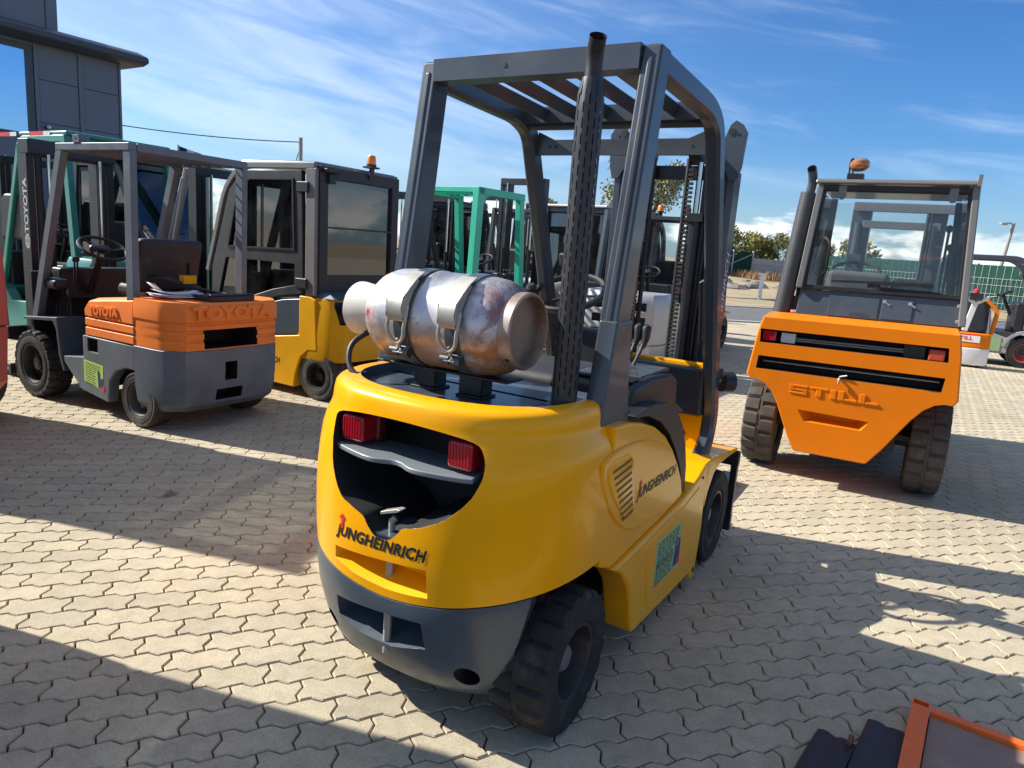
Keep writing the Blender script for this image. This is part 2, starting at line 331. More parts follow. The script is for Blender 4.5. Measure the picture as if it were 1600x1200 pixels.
def steering(parent, c, tilt, r=0.17, rim=0.014, mat=None, knob=False):
    mat = mat or BLACK; mb = MB(); ring = []
    for k in range(28):
        a = 2*pi*k/28; ring.append(Vector((r*cos(a), r*sin(a), 0)))
    M = Matrix.Translation(Vector(c)) @ Matrix.Rotation(rad(tilt), 4, 'Y')
    R = []
    for k in range(28):
        a = 2*pi*k/28; e = Vector((cos(a), sin(a), 0)); R.append([M @ (e*(r+rim*cos(2*pi*j/8))+Vector((0, 0, rim*sin(2*pi*j/8)))) for j in range(8)])
    mb.loft(R, True, False, False, 0, True)
    for k in range(3):
        a = 2*pi*k/3+0.5; mb.beam(M @ Vector((0, 0, -0.02)), M @ Vector((r*cos(a), r*sin(a), 0)), 0.03, 0.012)
    mb.lathe([(-0.03, 0.02), (-0.03, 0.045), (0.01, 0.05), (0.018, 0.035), (0.018, 0.001)], M @ Vector((0, 0, 0)), (M.to_3x3() @ Vector((0, 0, 1))), 14)
    o = obj('steering_wheel', mb, mat, parent)
    if knob:
        mk = MB(); mk.lathe([(0, 0.012), (0.03, 0.014), (0.04, 0.026), (0.065, 0.028), (0.08, 0.018), (0.082, 0.001)], M @ Vector((-r*0.55, r*0.82, 0)), (M.to_3x3() @ Vector((0, 0, 1))), 12)
        obj('knob', mk, mat, o)
    mc = MB(); ax = M.to_3x3() @ Vector((0, 0, 1)); mc.tube([Vector(c)-ax*0.02, Vector(c)-ax*0.42], 0.028, 10); obj('steering_column', mc, BLACK, parent)
    return o
def seat(parent, x, z, back=0.42, w=0.44, mat=None):
    mat = mat or SEATM; mb = MB(); mb.box(x-0.2, x+0.22, -w/2, w/2, z-0.05, z+0.06); obj('seat_cushion', mb, mat, parent, bevel=0.035, seg=3)
    mb = MB(); mb.prism([(x-0.17, z+0.02), (x-0.28, z+back), (x-0.36, z+back), (x-0.27, z)], 'y', -w/2, w/2); obj('seat_backrest', mb, mat, parent, bevel=0.04, seg=3)
def mast(parent, x, top, half=0.32, mat=None, z0=0.08, dep=0.13, forks=True, rodmat=None, free=0.0, carr=True):
    mat = mat or BLKMET
    for s in (-1, 1):
        mb = MB(); mb.box(x, x+dep, s*half-0.028, s*half+0.028, z0, top); mb.box(x, x+0.022, s*(half-0.06)-0.02, s*(half-0.06)+0.02, z0, top); obj('mast_rail', mb, mat, parent, bevel=0.004, seg=1)
        mb = MB(); mb.box(x+0.03, x+dep+0.02, s*(half-0.085)-0.022, s*(half-0.085)+0.022, z0+0.03, top-0.05+free); obj('inner_rail', mb, mat, parent, bevel=0.004, seg=1)
        mb = MB(); mb.tube([(x-0.035, s*(half-0.12), z0+0.02), (x-0.035, s*(half-0.12), top*0.6)], 0.028, 10); mb.tube([(x-0.035, s*(half-0.12), top*0.6), (x-0.035, s*(half-0.12), top-0.07)], 0.016, 8, 1); obj('lift_cylinder', mb, [mat, rodmat or CHROME], parent)
    for z, h in ((top-0.05, 0.09), (z0+0.35, 0.1)):
        mb = MB(); mb.box(x-0.012, x+0.02, -half-0.02, half+0.02, z-h/2, z+h/2); obj('crossbar', mb, mat, parent, bevel=0.004, seg=1)
    if carr:
        mb = MB()
        for z in (0.12, 0.44): mb.box(x+dep+0.03, x+dep+0.07, -half-0.16, half+0.16, z, z+0.09)
        obj('fork_carriage', mb, mat, parent, bevel=0.004, seg=1)
    if forks:
        for s in (-1, 1):
            mb = MB(); mb.sweep(smoothpath([(x+dep+0.09, s*0.22, 0.5), (x+dep+0.09, s*0.22, 0.06), (x+dep+1.1, s*0.22, 0.05)], 0.05), (0, 1, 0), rsec(0.10, 0.035, 0.004)); obj('fork', mb, mat, parent)
def tail_lamp(parent, x, y, z, w=0.1, h=0.1, d=0.05, mat=None):
    mb = MB(); mb.box(x-d, x, y-w/2, y+w/2, z-h/2, z+h/2); return obj('tail_lamp', mb, mat or REDLAMP, parent, bevel=0.012, seg=3)
def beacon(parent, c, r=0.06, h=0.11, stem=0.0):
    mb = MB(); mb.lathe([(0, r*1.1), (0.02, r*1.1), (0.02, 0.001)], c, (0, 0, 1), 18)
    if stem: mb.box(c[0]-0.012, c[0]+0.012, c[1]-0.03, c[1]+0.03, c[2]-stem, c[2])
    b = obj('beacon', mb, BLACK, parent); m2 = MB(); m2.lathe([(0.02, r), (0.03, r*1.02), (h*0.85, r*0.92), (h, r*0.7), (h, 0.001)], c, (0, 0, 1), 20); obj('lens', m2, AMBER, b); return b
def sticker(parent, poly, mats, name='sticker'):
    pass
# ------------------------------------------------------------------ the ground
PHI = 0.26046531; GX, GY = 0.96445825, 3.10599192; PL, PW = 0.225, 0.1125
VX = Vector((cos(PHI), sin(PHI), 0)); VY = Vector((-sin(PHI), cos(PHI), 0))     # along the rows, away from the camera
VMAX = 90                                    # rows of real pavers beyond the lattice origin
def paver_material():
    m = bpy.data.materials.new('concrete paver'); m.use_nodes = True; nt = m.node_tree; N = nt.nodes; L = nt.links; b = N['Principled BSDF']
    g = N.new('ShaderNodeNewGeometry'); tc = N.new('ShaderNodeTexCoord')
    oi = N.new('ShaderNodeObjectInfo')
    at = N.new('ShaderNodeMath'); at.operation = 'ADD'; L.new(g.outputs['Random Per Island'], at.inputs[0]); L.new(oi.outputs['Random'], at.inputs[1])
    fr = N.new('ShaderNodeMath'); fr.operation = 'FRACT'; L.new(at.outputs[0], fr.inputs[0])
    cr = N.new('ShaderNodeValToRGB'); cr.color_ramp.interpolation = 'LINEAR'
    e = cr.color_ramp.elements; e[0].position = 0; e[0].color = (0.410, 0.350, 0.247, 1); e[1].position = 1; e[1].color = (0.46, 0.39, 0.268, 1)
    for p, c in ((0.25, (0.475, 0.400, 0.273)), (0.5, (0.445, 0.378, 0.261)), (0.75, (0.495, 0.416, 0.288))):
        q = e.new(p); q.color = (*c, 1)
    L.new(fr.outputs[0], cr.inputs[0])
    def noise(scale, det, rough, a, b_, lo, hi):
        n = N.new('ShaderNodeTexNoise'); n.inputs['Scale'].default_value = scale; n.inputs['Detail'].default_value = det; n.inputs['Roughness'].default_value = rough
        L.new(g.outputs['Position'], n.inputs['Vector']); r = N.new('ShaderNodeMapRange'); r.inputs['From Min'].default_value = a; r.inputs['From Max'].default_value = b_
        r.inputs['To Min'].default_value = lo; r.inputs['To Max'].default_value = hi; L.new(n.outputs['Fac'], r.inputs['Value']); return n, r.outputs['Result']
    n1, big = noise(0.8, 6, 0.66, 0.3, 0.7, 0.80, 1.13)
    n2, fine = noise(150, 4, 0.8, 0.28, 0.72, 0.68, 1.26)
    n3, mid = noise(14, 7, 0.72, 0.3, 0.7, 0.84, 1.12)
    n4, stain = noise(3.1, 8, 0.7, 0.58, 0.76, 0.0, 0.5)
    vs = N.new('ShaderNodeTexVoronoi'); vs.inputs['Scale'].default_value = 75; L.new(g.outputs['Position'], vs.inputs['Vector'])
    pit = N.new('ShaderNodeMapRange'); pit.inputs['From Min'].default_value = 0.05; pit.inputs['From Max'].default_value = 0.16; pit.inputs['To Min'].default_value = 0.55; pit.inputs['To Max'].default_value = 1.0; L.new(vs.outputs['Distance'], pit.inputs['Value'])
    k = big
    for o in (fine, mid, pit.outputs['Result']):
        mm = N.new('ShaderNodeMath'); mm.operation = 'MULTIPLY'; L.new(k, mm.inputs[0]); L.new(o, mm.inputs[1]); k = mm.outputs[0]
    vm = N.new('ShaderNodeVectorMath'); vm.operation = 'SCALE'; L.new(cr.outputs[0], vm.inputs[0]); L.new(k, vm.inputs['Scale'])
    mx = N.new('ShaderNodeMixRGB'); L.new(stain, mx.inputs[0]); L.new(vm.outputs[0], mx.inputs[1]); mx.inputs[2].default_value = (0.40, 0.27, 0.16, 1)
    n5, oil = noise(2.3, 3, 0.5, 0.69, 0.75, 0.0, 0.75)
    m2 = N.new('ShaderNodeMixRGB'); L.new(oil, m2.inputs[0]); L.new(mx.outputs[0], m2.inputs[1]); m2.inputs[2].default_value = (0.10, 0.095, 0.085, 1)
    L.new(m2.outputs[0], b.inputs['Base Color']); b.inputs['Roughness'].default_value = 0.88; b.inputs['Specular IOR Level'].default_value = 0.3
    bp = N.new('ShaderNodeBump'); bp.inputs['Strength'].default_value = 0.6; bp.inputs['Distance'].default_value = 0.0015; L.new(n2.outputs['Fac'], bp.inputs['Height'])
    b2 = N.new('ShaderNodeBump'); b2.inputs['Strength'].default_value = 0.25; b2.inputs['Distance'].default_value = 0.006; L.new(n3.outputs['Fac'], b2.inputs['Height']); L.new(bp.outputs['Normal'], b2.inputs['Normal'])
    L.new(b2.outputs['Normal'], b.inputs['Normal'])
    return m
PAV = paver_material()
SAND = material('joint sand', (0.038, 0.031, 0.024), 0.95, vary=0.3, vscale=30)
def farpave_material():
    m = material('distant concrete pavers', (0.455, 0.375, 0.26), 0.9, vary=0.12, vscale=0.7, dirt=(0.25, 0.20, 0.145), dirt_amt=0.35, dirt_scale=0.5, bump=0.0)
    nt = m.node_tree; N = nt.nodes; L = nt.links; b = N['Principled BSDF']; src = b.inputs['Base Color'].links[0].from_socket
    tc = N.new('ShaderNodeTexCoord'); mp = N.new('ShaderNodeMapping'); mp.inputs['Rotation'].default_value = (0, 0, -PHI); L.new(tc.outputs['Object'], mp.inputs['Vector'])
    br = N.new('ShaderNodeTexBrick'); br.inputs['Scale'].default_value = 1; br.inputs['Brick Width'].default_value = PL; br.inputs['Row Height'].default_value = PW; br.inputs['Mortar Size'].default_value = 0.006
    br.inputs['Color1'].default_value = (0.9, 0.9, 0.9, 1); br.inputs['Color2'].default_value = (1.08, 1.08, 1.08, 1); br.inputs['Mortar'].default_value = (0.38, 0.36, 0.33, 1); L.new(mp.outputs[0], br.inputs['Vector'])
    mm = N.new('ShaderNodeMixRGB'); mm.blend_type = 'MULTIPLY'; mm.inputs[0].default_value = 0.85; L.new(src, mm.inputs[1]); L.new(br.outputs['Color'], mm.inputs[2]); L.new(mm.outputs[0], b.inputs['Base Color'])
    return m
FARPAV = farpave_material()
ASPH = material('asphalt', (0.115, 0.110, 0.105), 0.9, vary=0.12, vscale=0.6, dirt=(0.16, 0.145, 0.12), dirt_amt=0.4, dirt_scale=0.8, bump=0.3, bscale=40)
KERB = material('kerb concrete', (0.42, 0.39, 0.34), 0.85, vary=0.1, vscale=2)
DRYG = material('dry ground', (0.33, 0.255, 0.15), 0.95, vary=0.25, vscale=0.5, dirt=(0.20, 0.175, 0.075), dirt_amt=0.7, dirt_scale=0.35)
def wave_pts():
    A = 0.0105; lo = [(0.0, 0.2), (0.17, 1), (0.33, -1), (0.5, 0.2), (0.67, 1), (0.83, -1)]
    return [(t*PL, a*A) for t, a in lo]
def paver_mesh():
    B = 0.0105; w = wave_pts(); out = [(x, y) for x, y in w]
    y0 = w[0][1]
    out += [(PL, y0), (PL-B*1.0, PW*0.30), (PL+B*1.0, PW*0.70)]
    out += [(PL, PW+y0)]+[(x, PW+y) for x, y in reversed(w[1:])]+[(0, PW+y0), (B, PW*0.70), (-B, PW*0.30)]
    n = len(out); cx, cy = PL/2, PW/2
    def inset(d):
        r = []
        for i in range(n):
            a = Vector(out[i-1]); p = Vector(out[i]); c = Vector(out[(i+1) % n]); e0 = (p-a).normalized(); e1 = (c-p).normalized()
            n0 = Vector((-e0.y, e0.x)); n1 = Vector((-e1.y, e1.x)); k = (n0+n1).normalized(); r.append(p+k*d/max(0.5, k.dot(n0)))
        return r
    r0 = inset(0.0026); r1 = inset(0.0062)
    mb = MB(); v = [(p.x-cx, p.y-cy, -0.015) for p in r0]+[(p.x-cx, p.y-cy, -0.0042) for p in r0]+[(p.x-cx, p.y-cy, 0) for p in r1]
    f = [tuple(2*n+i for i in range(n))]
    for k in (1,):
        for i in range(n): j = (i+1) % n; f.append((k*n+i, k*n+j, (k+1)*n+j, (k+1)*n+i))
    for i in range(n): j = (i+1) % n; f.append((i, j, n+j, n+i))
    mb.add(v, f); return mb
def ground():
    pb = paver_mesh(); nv = len(pb.v)
    # the rows: candidates in view (with a margin), nearest 300 as parts of their own
    cand = []
    rnd = random.Random(4)
    for j in range(-VMAX, 18):
        for i in range(-70, 90):
            X = PL*(i-0.5*j); Y = -PW*j
            c = Vector((GX, GY, 0))+VX*X+VY*Y
            if c.y < 0.9 or abs(c.x) > 0.80*c.y+1.3 or abs(X) > 14: continue
            cand.append((i, j, c))
    def score(c):
        d = c-Vector((0, 0, CAM_H)); z = d.dot(_fw)
        if z < 0.3: return -1
        u = F_PX*d.dot(_r2)/z; v = F_PX*d.dot(_u2)/z
        if abs(u) > 800 or abs(v) > 600: return -1
        lx = (c.x+0.163)*0.5075+(c.y-2.266)*0.8616; ly = -(c.x+0.163)*0.8616+(c.y-2.266)*0.5075
        if -0.25 < lx < 2.0 and -0.42 < ly < 0.5: return -1            # under the yellow truck
        if u > -320 and u < 0 and v < -10 and c.y > 2.4 and ly > 0.3 and lx < 3 and u > -310+0.0*v: return -1
        return 1/z**3
    sc = sorted(cand, key=lambda t: -score(t[2])); near = set((i, j) for i, j, c in sc[:300] if score(c) > 0)
    base = MB(); q = [Vector((GX, GY, -0.0135))+VX*a+VY*b for a, b in ((-22, -6), (22, -6), (22, PW*VMAX), (-22, PW*VMAX))]
    base.add(q, [(0, 1, 2, 3)]); pavement = struct('pavement', base, SAND, smooth=0)
    pm = new_mesh('paver', pb, PAV, 0); rest = MB()
    for i, j, c in cand:
        dz = rnd.uniform(-0.0016, 0.0008); tx = rnd.uniform(-0.006, 0.006); ty = rnd.uniform(-0.01, 0.01); tw = rnd.uniform(-0.004, 0.004)
        if (i, j) in near:
            o = obj('paver', pm, None, pavement); o.location = (c.x, c.y, dz); o.rotation_euler = (ty, tx, PHI+tw)
        else:
            M = Matrix.Translation((c.x, c.y, dz)) @ Matrix.Rotation(PHI+tw, 4, 'Z') @ Matrix.Rotation(tx, 4, 'Y') @ Matrix.Rotation(ty, 4, 'X')
            rest.add([M @ Vector(v) for v in pb.v], pb.f)
    obj('paver_field', rest, PAV, pavement, smooth=0, stuff=True)
    # far paving, road, verge, far ground
    far = MB(); v1 = PW*VMAX; P = lambda a, b, z=0.0: Vector((GX, GY, z))+VX*a+VY*b
    far.add([P(-60, v1, -0.002), P(60, v1, -0.002), P(60, 16.0, -0.002), P(-60, 16.0, -0.002)], [(0, 1, 2, 3)])
    for s in (-1, 1): far.add([P(s*14, -8, -0.002), P(s*60, -8, -0.002), P(s*60, v1, -0.002), P(s*14, v1, -0.002)], [(0, 1, 2, 3)])
    struct('far_pavement', far, FARPAV, smooth=0)
    k = MB()
    for a, b in ((13.15, 13.3), (18.5, 18.75)):
        v = [P(s, t, z) for s in (-80, 120) for t in (a, b) for z in (-0.02, 0.035)]
        k.add(v, [(0, 1, 3, 2), (4, 6, 7, 5), (0, 4, 5, 1), (2, 3, 7, 6), (0, 2, 6, 4), (1, 5, 7, 3)])
    struct('kerb', k, KERB)
    r = MB(); r.add([P(-80, 13.3, 0.004), P(120, 13.3, 0.004), P(120, 18.5, 0.004), P(-80, 18.5, 0.004)], [(0, 1, 2, 3)]); struct('road', r, ASPH, smooth=0)
    g = MB(); rnd2 = random.Random(8); nx, ny = 70, 40; vs = []
    for b in range(ny+1):
        for a in range(nx+1):
            t = b/ny; yy = 18.75+(t**2.2)*120; xx = -120+240*a/nx
            p = P(xx, yy); h = (0.0 if b == 0 else 0.03+0.3*min(1, (yy-18.75)/45)+rnd2.uniform(-0.06, 0.10)*min(1, b/3))
            vs.append((p.x, p.y, h))
    g.add(vs, [(b*(nx+1)+a, b*(nx+1)+a+1, (b+1)*(nx+1)+a+1, (b+1)*(nx+1)+a) for b in range(ny) for a in range(nx)]); struct('verge', g, DRYG)
    e = MB(); e.add([(-1500, -1500, -0.06), (1500, -1500, -0.06), (1500, 1500, -0.06), (-1500, 1500, -0.06)], [(0, 1, 2, 3)]); struct('ground', e, DRYG, smooth=0)
ground()
# ------------------------------------------------------------------ the yellow gas forklift in front
def interp(tab, z):
    if z <= tab[0][0]: return tab[0][1:]
    for a, b in zip(tab, tab[1:]):
        if z <= b[0]:
            t = (z-a[0])/(b[0]-a[0]); return tuple(p+(q-p)*t for p, q in zip(a[1:], b[1:]))
    return tab[-1][1:]
#           z     rear x  half width
CW_TAB = [(0.11, -0.225, 0.405), (0.17, -0.290, 0.430), (0.25, -0.330, 0.455), (0.36, -0.356, 0.478), (0.46, -0.366, 0.490), (0.58, -0.372, 0.499), (0.70, -0.371, 0.502), (0.80, -0.364, 0.501),
          (0.88, -0.350, 0.496), (0.925, -0.338, 0.488), (0.95, -0.331, 0.474), (0.965, -0.328, 0.464), (0.985, -0.326, 0.459), (1.01, -0.324, 0.457), (1.035, -0.318, 0.452), (1.047, -0.306, 0.442), (1.052, -0.288, 0.428)]
CW_X0, CW_N = 0.10, 2.6
def cw_x(y, z, off=0.0):
    xr, hw = interp(CW_TAB, z); xr -= off; hw += off
    t = min(0.9999, abs(y)/hw); return CW_X0-(CW_X0-xr)*(1-t**CW_N)**(1/CW_N)
def cw_ring(z_of_y, n=64, off=0.0, x_end=0.0):
    out = []
    for i in range(n+1):
        a = pi*i/n; c = cos(a); s = sin(a); yy = (abs(c)**(2/CW_N))*(1 if c >= 0 else -1)
        z = z_of_y(yy); xr, hw = interp(CW_TAB, z); xr -= off; hw += off
        out.append((CW_X0-(CW_X0-xr)*abs(s)**(2/CW_N), yy*hw, z))
    return out
def split_z(t): return 0.447+0.088*abs(t)**1.6             # line between yellow casting and dark bumper
def cutter(mb, mat):
    o = obj('cutter', mb, mat); o.display_type = 'WIRE'; return o
def rounded(P, n=3):
    """Catmull-Rom through a closed outline"""
    out = []; K = len(P)
    for i in range(K):
        a, b, c, d = (Vector(P[(i+j) % K]) for j in (-1, 0, 1, 2))
        for k in range(n):
            u = k/n; q = 0.5*((2*b)+(c-a)*u+(2*a-5*b+4*c-d)*u*u+(3*b-a-3*c+d)*u**3); out.append((q.x, q.y))
    return out
def yellow_forklift():
    t = thing('forklift', 'glossy yellow forklift with open guard and a gas cylinder strapped on its back', 'forklift', (-0.16281, 2.26577, 0), 59.5)
    # counterweight casting
    mb = MB(); rings = []
    zs = [0, 0.10, 0.22, 0.35, 0.48, 0.6, 0.7, 0.78, 0.83, 0.87, 0.895, 0.92, 0.945, 0.965, 0.985, 1.0]
    for v in zs:
        r = cw_ring(lambda yy: split_z(yy)*(1-v)+1.052*v)
        rings.append(r+[(0.13, r[-1][1], r[-1][2]), (0.13, r[0][1], r[0][2])])
    mb.loft(rings); cw = obj('counterweight', mb, [YEL, DARKIN], t)
    # deck well, grinning opening, tow recess
    cs = []
    well = MB(); inner = []
    for i in range(41):
        a = pi*i/40; c = cos(a); s = sin(a); inner.append((0.10-0.345*abs(s)**(2/2.4), (abs(c)**(2/2.4))*(1 if c >= 0 else -1)*0.395))
    inner += [(0.3, inner[-1][1]), (0.3, inner[0][1])]
    well.prism(inner, 'z', 1.018, 1.2); cs.append(cutter(well, GREYB))
    mouth = [(0.262, 0.958), (0.15, 0.978), (0.0, 0.984), (-0.15, 0.978), (-0.255, 0.962), (-0.288, 0.935), (-0.300, 0.89), (-0.290, 0.84), (-0.262, 0.79), (-0.205, 0.738), (-0.13, 0.700), (-0.075, 0.684), (-0.058, 0.664), (-0.022, 0.634), (0.022, 0.634), (0.058, 0.664), (0.075, 0.684), (0.13, 0.702), (0.18, 0.722), (0.232, 0.79), (0.255, 0.86), (0.268, 0.92)]
    mouth = rounded(mouth)
    m = MB(); m.loft([[(-0.6, y*1.10, 0.82+(z-0.82)*1.07) for y, z in mouth], [(-0.352, y*1.015, 0.82+(z-0.82)*1.015) for y, z in mouth], [(-0.335, y, z) for y, z in mouth], [(-0.06, y*0.94, 0.82+(z-0.82)*0.95) for y, z in mouth]]); cs.append(cutter(m, DARKIN))
    rec = MB(); A = [(0.212, 0.496), (0.210, 0.546), (-0.168, 0.577), (-0.176, 0.480), (-0.02, 0.472), (0.10, 0.478)]; Bq = [(0.175, 0.528), (0.175, 0.544), (-0.135, 0.568), (-0.140, 0.520), (-0.02, 0.520), (0.10, 0.524)]
    rec.loft([[(-0.6, 0.02+(y-0.02)*1.2, 0.535+(z-0.535)*1.3) for y, z in A], [(-0.372, y, z) for y, z in A], [(-0.295, y, z) for y, z in Bq]]); cs.append(cutter(rec, YEL))
    boolean(cw, cs)
    bv = cw.modifiers.new('bevel', 'BEVEL'); bv.width = 0.006; bv.segments = 3; bv.limit_method = 'ANGLE'; bv.angle_limit = rad(40); bv.harden_normals = True
    # tow pin through both recesses
    p = MB(); p.tube([(-0.325, 0, 0.24), (-0.325, 0, 0.60)], 0.013, 12); obj('tow_pin', p, BARE, cw)
    h = MB(); h.tube([(-0.325, 0, 0.60), (-0.325, 0, 0.672), (-0.318, -0.01, 0.684)], 0.011, 10); h.prism([(0.03, 0.690), (-0.035, 0.712), (-0.045, 0.722), (-0.03, 0.722), (0.03, 0.700)], 'x', -0.345, -0.315); obj('pin_handle', h, BARE, cw, bevel=0.002)
    lp = MB(); lp.prism([(-0.362, -0.05), (-0.362, 0.05), (-0.315, 0.06), (-0.20, 0.10), (-0.20, -0.10), (-0.315, -0.06)], 'z', 0.633, 0.640); obj('pin_plate', lp, GREYB, cw)
    # wing bar across the opening with the lamps
    w = MB(); tp = []
    for i in range(25):
        u = -1+2*i/24; y = u*0.262; d = 0.030+0.034*(1-abs(u))**0.7-0.040*math.exp(-(u/0.20)**2); tp.append((y, -0.268-max(0.012, d)-0.026*(1-u*u)))
    lo = [(x, y) for y, x in tp]; w.prism(lo+[(-0.16, 0.24), (-0.16, -0.24)], 'z', 0.842, 0.859); obj('wing_bar', w, WINGM, t, bevel=0.005, seg=3)
    for s in (1, -1):
        l = MB(); l.box(-0.292, -0.22, s*0.205-0.043, s*0.205+0.043, 0.870, 0.955); tl = obj('tail_lamp', l, REDLAMP, t, bevel=0.012, seg=3)
        l = MB(); l.box(-0.226, -0.185, s*0.205-0.052, s*0.205+0.052, 0.862, 0.962); obj('lamp_base', l, material('dark red lamp base', (0.16, 0.008, 0.012), 0.35), tl, bevel=0.012, seg=3)
        l = MB(); f0 = -0.294
        for k in range(7): l.box(f0, f0+0.004, s*0.205-0.035+0.011*k, s*0.205-0.030+0.011*k, 0.885, 0.948)
        obj('lens_rib', l, REDLAMP, tl)
    # dark bumper
    mb = MB(); rings2 = []
    for v in (0, 0.05, 0.14, 0.28, 0.45, 0.62, 0.80, 0.92, 1.0):
        off = 0.005 if 0.0 < v < 0.93 else (0.001 if v else -0.004)
        a0 = 0.60+0.16*(1-v)
        sub = []
        for i in range(49):
            a = a0+(pi-2*a0)*i/48; c = cos(a); q = sin(a); yy = (abs(c)**(2/CW_N))*(1 if c >= 0 else -1)
            z = (0.125+0.045*abs(yy)**3)*(1-v)+(split_z(yy)-0.004)*v; xr, hw = interp(CW_TAB, z); xr -= off; hw += off
            sub.append((CW_X0-(CW_X0-xr)*abs(q)**(2/CW_N), yy*hw, z))
        rings2.append(sub+[(-0.10, sub[-1][1]*0.93, sub[-1][2]), (-0.10, sub[0][1]*0.93, sub[0][2])])
    mb.loft(rings2); bp = obj('rear_bumper', mb, [GREYB, DARKIN], t)
    cs = []
    sl = MB(); A = [(0.212, 0.292), (0.205, 0.375), (-0.152, 0.404), (-0.166, 0.310), (-0.03, 0.268), (0.1, 0.266)]; Bq = [(0.17, 0.318), (0.165, 0.37), (-0.12, 0.392), (-0.13, 0.330), (-0.03, 0.318), (0.1, 0.318)]
    sl.loft([[(-0.6, 0.02+(y-0.02)*1.15, 0.34+(z-0.34)*1.25) for y, z in A], [(-0.363, y, z) for y, z in A], [(-0.25, y, z) for y, z in Bq]]); cs.append(cutter(sl, GREYB))
    for s in (1, -1):
        hc = MB(); yy = 0.272; hc.lathe([(-0.6, 0.036), (-0.02, 0.036), (0.0, 0.033), (0.0, 0.001)], (-0.175, s*yy, 0.238), (1, 0, 0), 20); cs.append(cutter(hc, DARKIN))
    boolean(bp, cs)
    bv = bp.modifiers.new('bevel', 'BEVEL'); bv.width = 0.006; bv.segments = 3; bv.limit_method = 'ANGLE'; bv.angle_limit = rad(40); bv.harden_normals = True
    # rear lettering
    def fm(u, v, w): y = -u+0.016; z = 0.610+v+(-u)*(-0.030); return (cw_x(y, z, 0.0012), y, z)
    mbt = text_mb('JUNGHEINRICH', 0.050, fm, shear=0.28, bold=0.04, spacing=1.08, sx=0.93); obj('lettering', mbt, INK, cw, smooth=0)
    ar = MB(); base = []
    for u, v in ((0, 0), (0.011, 0), (0.014, 0.030), (0.024, 0.030), (0.006, 0.048), (-0.010, 0.030), (0.002, 0.030)): base.append(fm(u-0.156, v+0.010, 1))
    ar.add([(x-0.0006, y, z) for x, y, z in base], [tuple(range(7))]); obj('arrow_mark', ar, INKRED, cw, smooth=0)
    # deck plate bits and filler
    d = MB(); d.box(0.10, 0.36, -0.40, 0.40, 0.99, 1.018); obj('rear_deck', d, GREYB, t, bevel=0.006)
    d = MB(); d.lathe([(0, 0.010), (0.006, 0.010), (0.008, 0.001)], (-0.13, 0.30, 1.018), (0, 0, 1), 8); d.lathe([(0, 0.010), (0.006, 0.010), (0.008, 0.001)], (-0.16, -0.26, 1.018), (0, 0, 1), 8); d.lathe([(0, 0.010), (0.006, 0.010), (0.008, 0.001)], (-0.20, 0.02, 1.018), (0, 0, 1), 8)
    d.prism([(-0.245, 0.07), (-0.265, 0.03), (-0.265, -0.03), (-0.245, -0.07), (-0.22, -0.05), (-0.22, 0.05)], 'z', 1.018, 1.024); obj('deck_bolt', d, BARE, t)
    # rear side: hood panel, door, skirt
    for s in (-1, 1):
        f = lambda a: s*a
        hood = [(0.132, 0.975), (0.25, 0.968), (0.38, 0.945), (0.52, 0.905), (0.65, 0.845), (0.76, 0.77), (0.85, 0.69), (0.93, 0.60), (0.965, 0.535), (0.95, 0.517), (0.70, 0.497), (0.40, 0.479), (0.216, 0.468), (0.132, 0.5)]
        m = MB(); m.loft([[(x, f(0.40), z) for x, z in hood], [(x, f(0.496), z) for x, z in hood]]); side = obj('side_panel', m, YEL, t, bevel=0.012, seg=3)
        door = [(0.045, 0.875), (0.10, 0.892), (0.20, 0.897), (0.32, 0.893), (0.46, 0.872), (0.60, 0.828), (0.71, 0.768), (0.80, 0.695), (0.875, 0.618), (0.91, 0.562), (0.88, 0.545), (0.62, 0.540), (0.44, 0.548), (0.36, 0.563), (0.28, 0.594), (0.20, 0.645), (0.12, 0.715), (0.065, 0.79), (0.045, 0.84)]
        m = MB(); m.loft([[(x, f(0.48), z) for x, z in door], [(x, f(0.500), z) for x, z in door], [(0.47+(x-0.47)*0.985, f(0.507), 0.72+(z-0.72)*0.97) for x, z in door]]); dr = obj('side_door', m, YEL, t, bevel=0.003, seg=2)
        # air grille with slats
        gr = [(0.075, 0.855), (0.13, 0.873), (0.245, 0.868), (0.285, 0.845), (0.345, 0.665), (0.335, 0.632), (0.30, 0.620), (0.24, 0.652), (0.14, 0.745), (0.085, 0.815)]
        m = MB(); m.loft([[(x, f(0.50), z) for x, z in gr], [(x, f(0.5085), z) for x, z in gr], [(0.2+(x-0.2)*0.93, f(0.5125), 0.75+(z-0.75)*0.93) for x, z in gr]]); vent = obj('air_grille', m, YEL, t, bevel=0.003)
        sm = None
        for k in range(9):
            z = 0.838-0.0245*k; x0 = 0.105+0.0185*k*0.9; x1 = 0.262+0.0085*k
            m = MB(); m.loft([[(x0, f(0.512), z-0.0072), (x1, f(0.512), z-0.0072+0.010), (x1, f(0.512), z+0.0035+0.010), (x0, f(0.512), z+0.0035)], [(x0+0.004, f(0.5132), z-0.0065), (x1-0.004, f(0.5132), z-0.0065+0.010), (x1-0.004, f(0.5132), z+0.0028+0.010), (x0+0.004, f(0.5132), z+0.0028)]])
            obj('grille_slot', m, material('shadowed slot', (0.12, 0.055, 0.003), 0.6) if k == 0 and s < 0 else bpy.data.materials['shadowed slot'], vent, smooth=0)
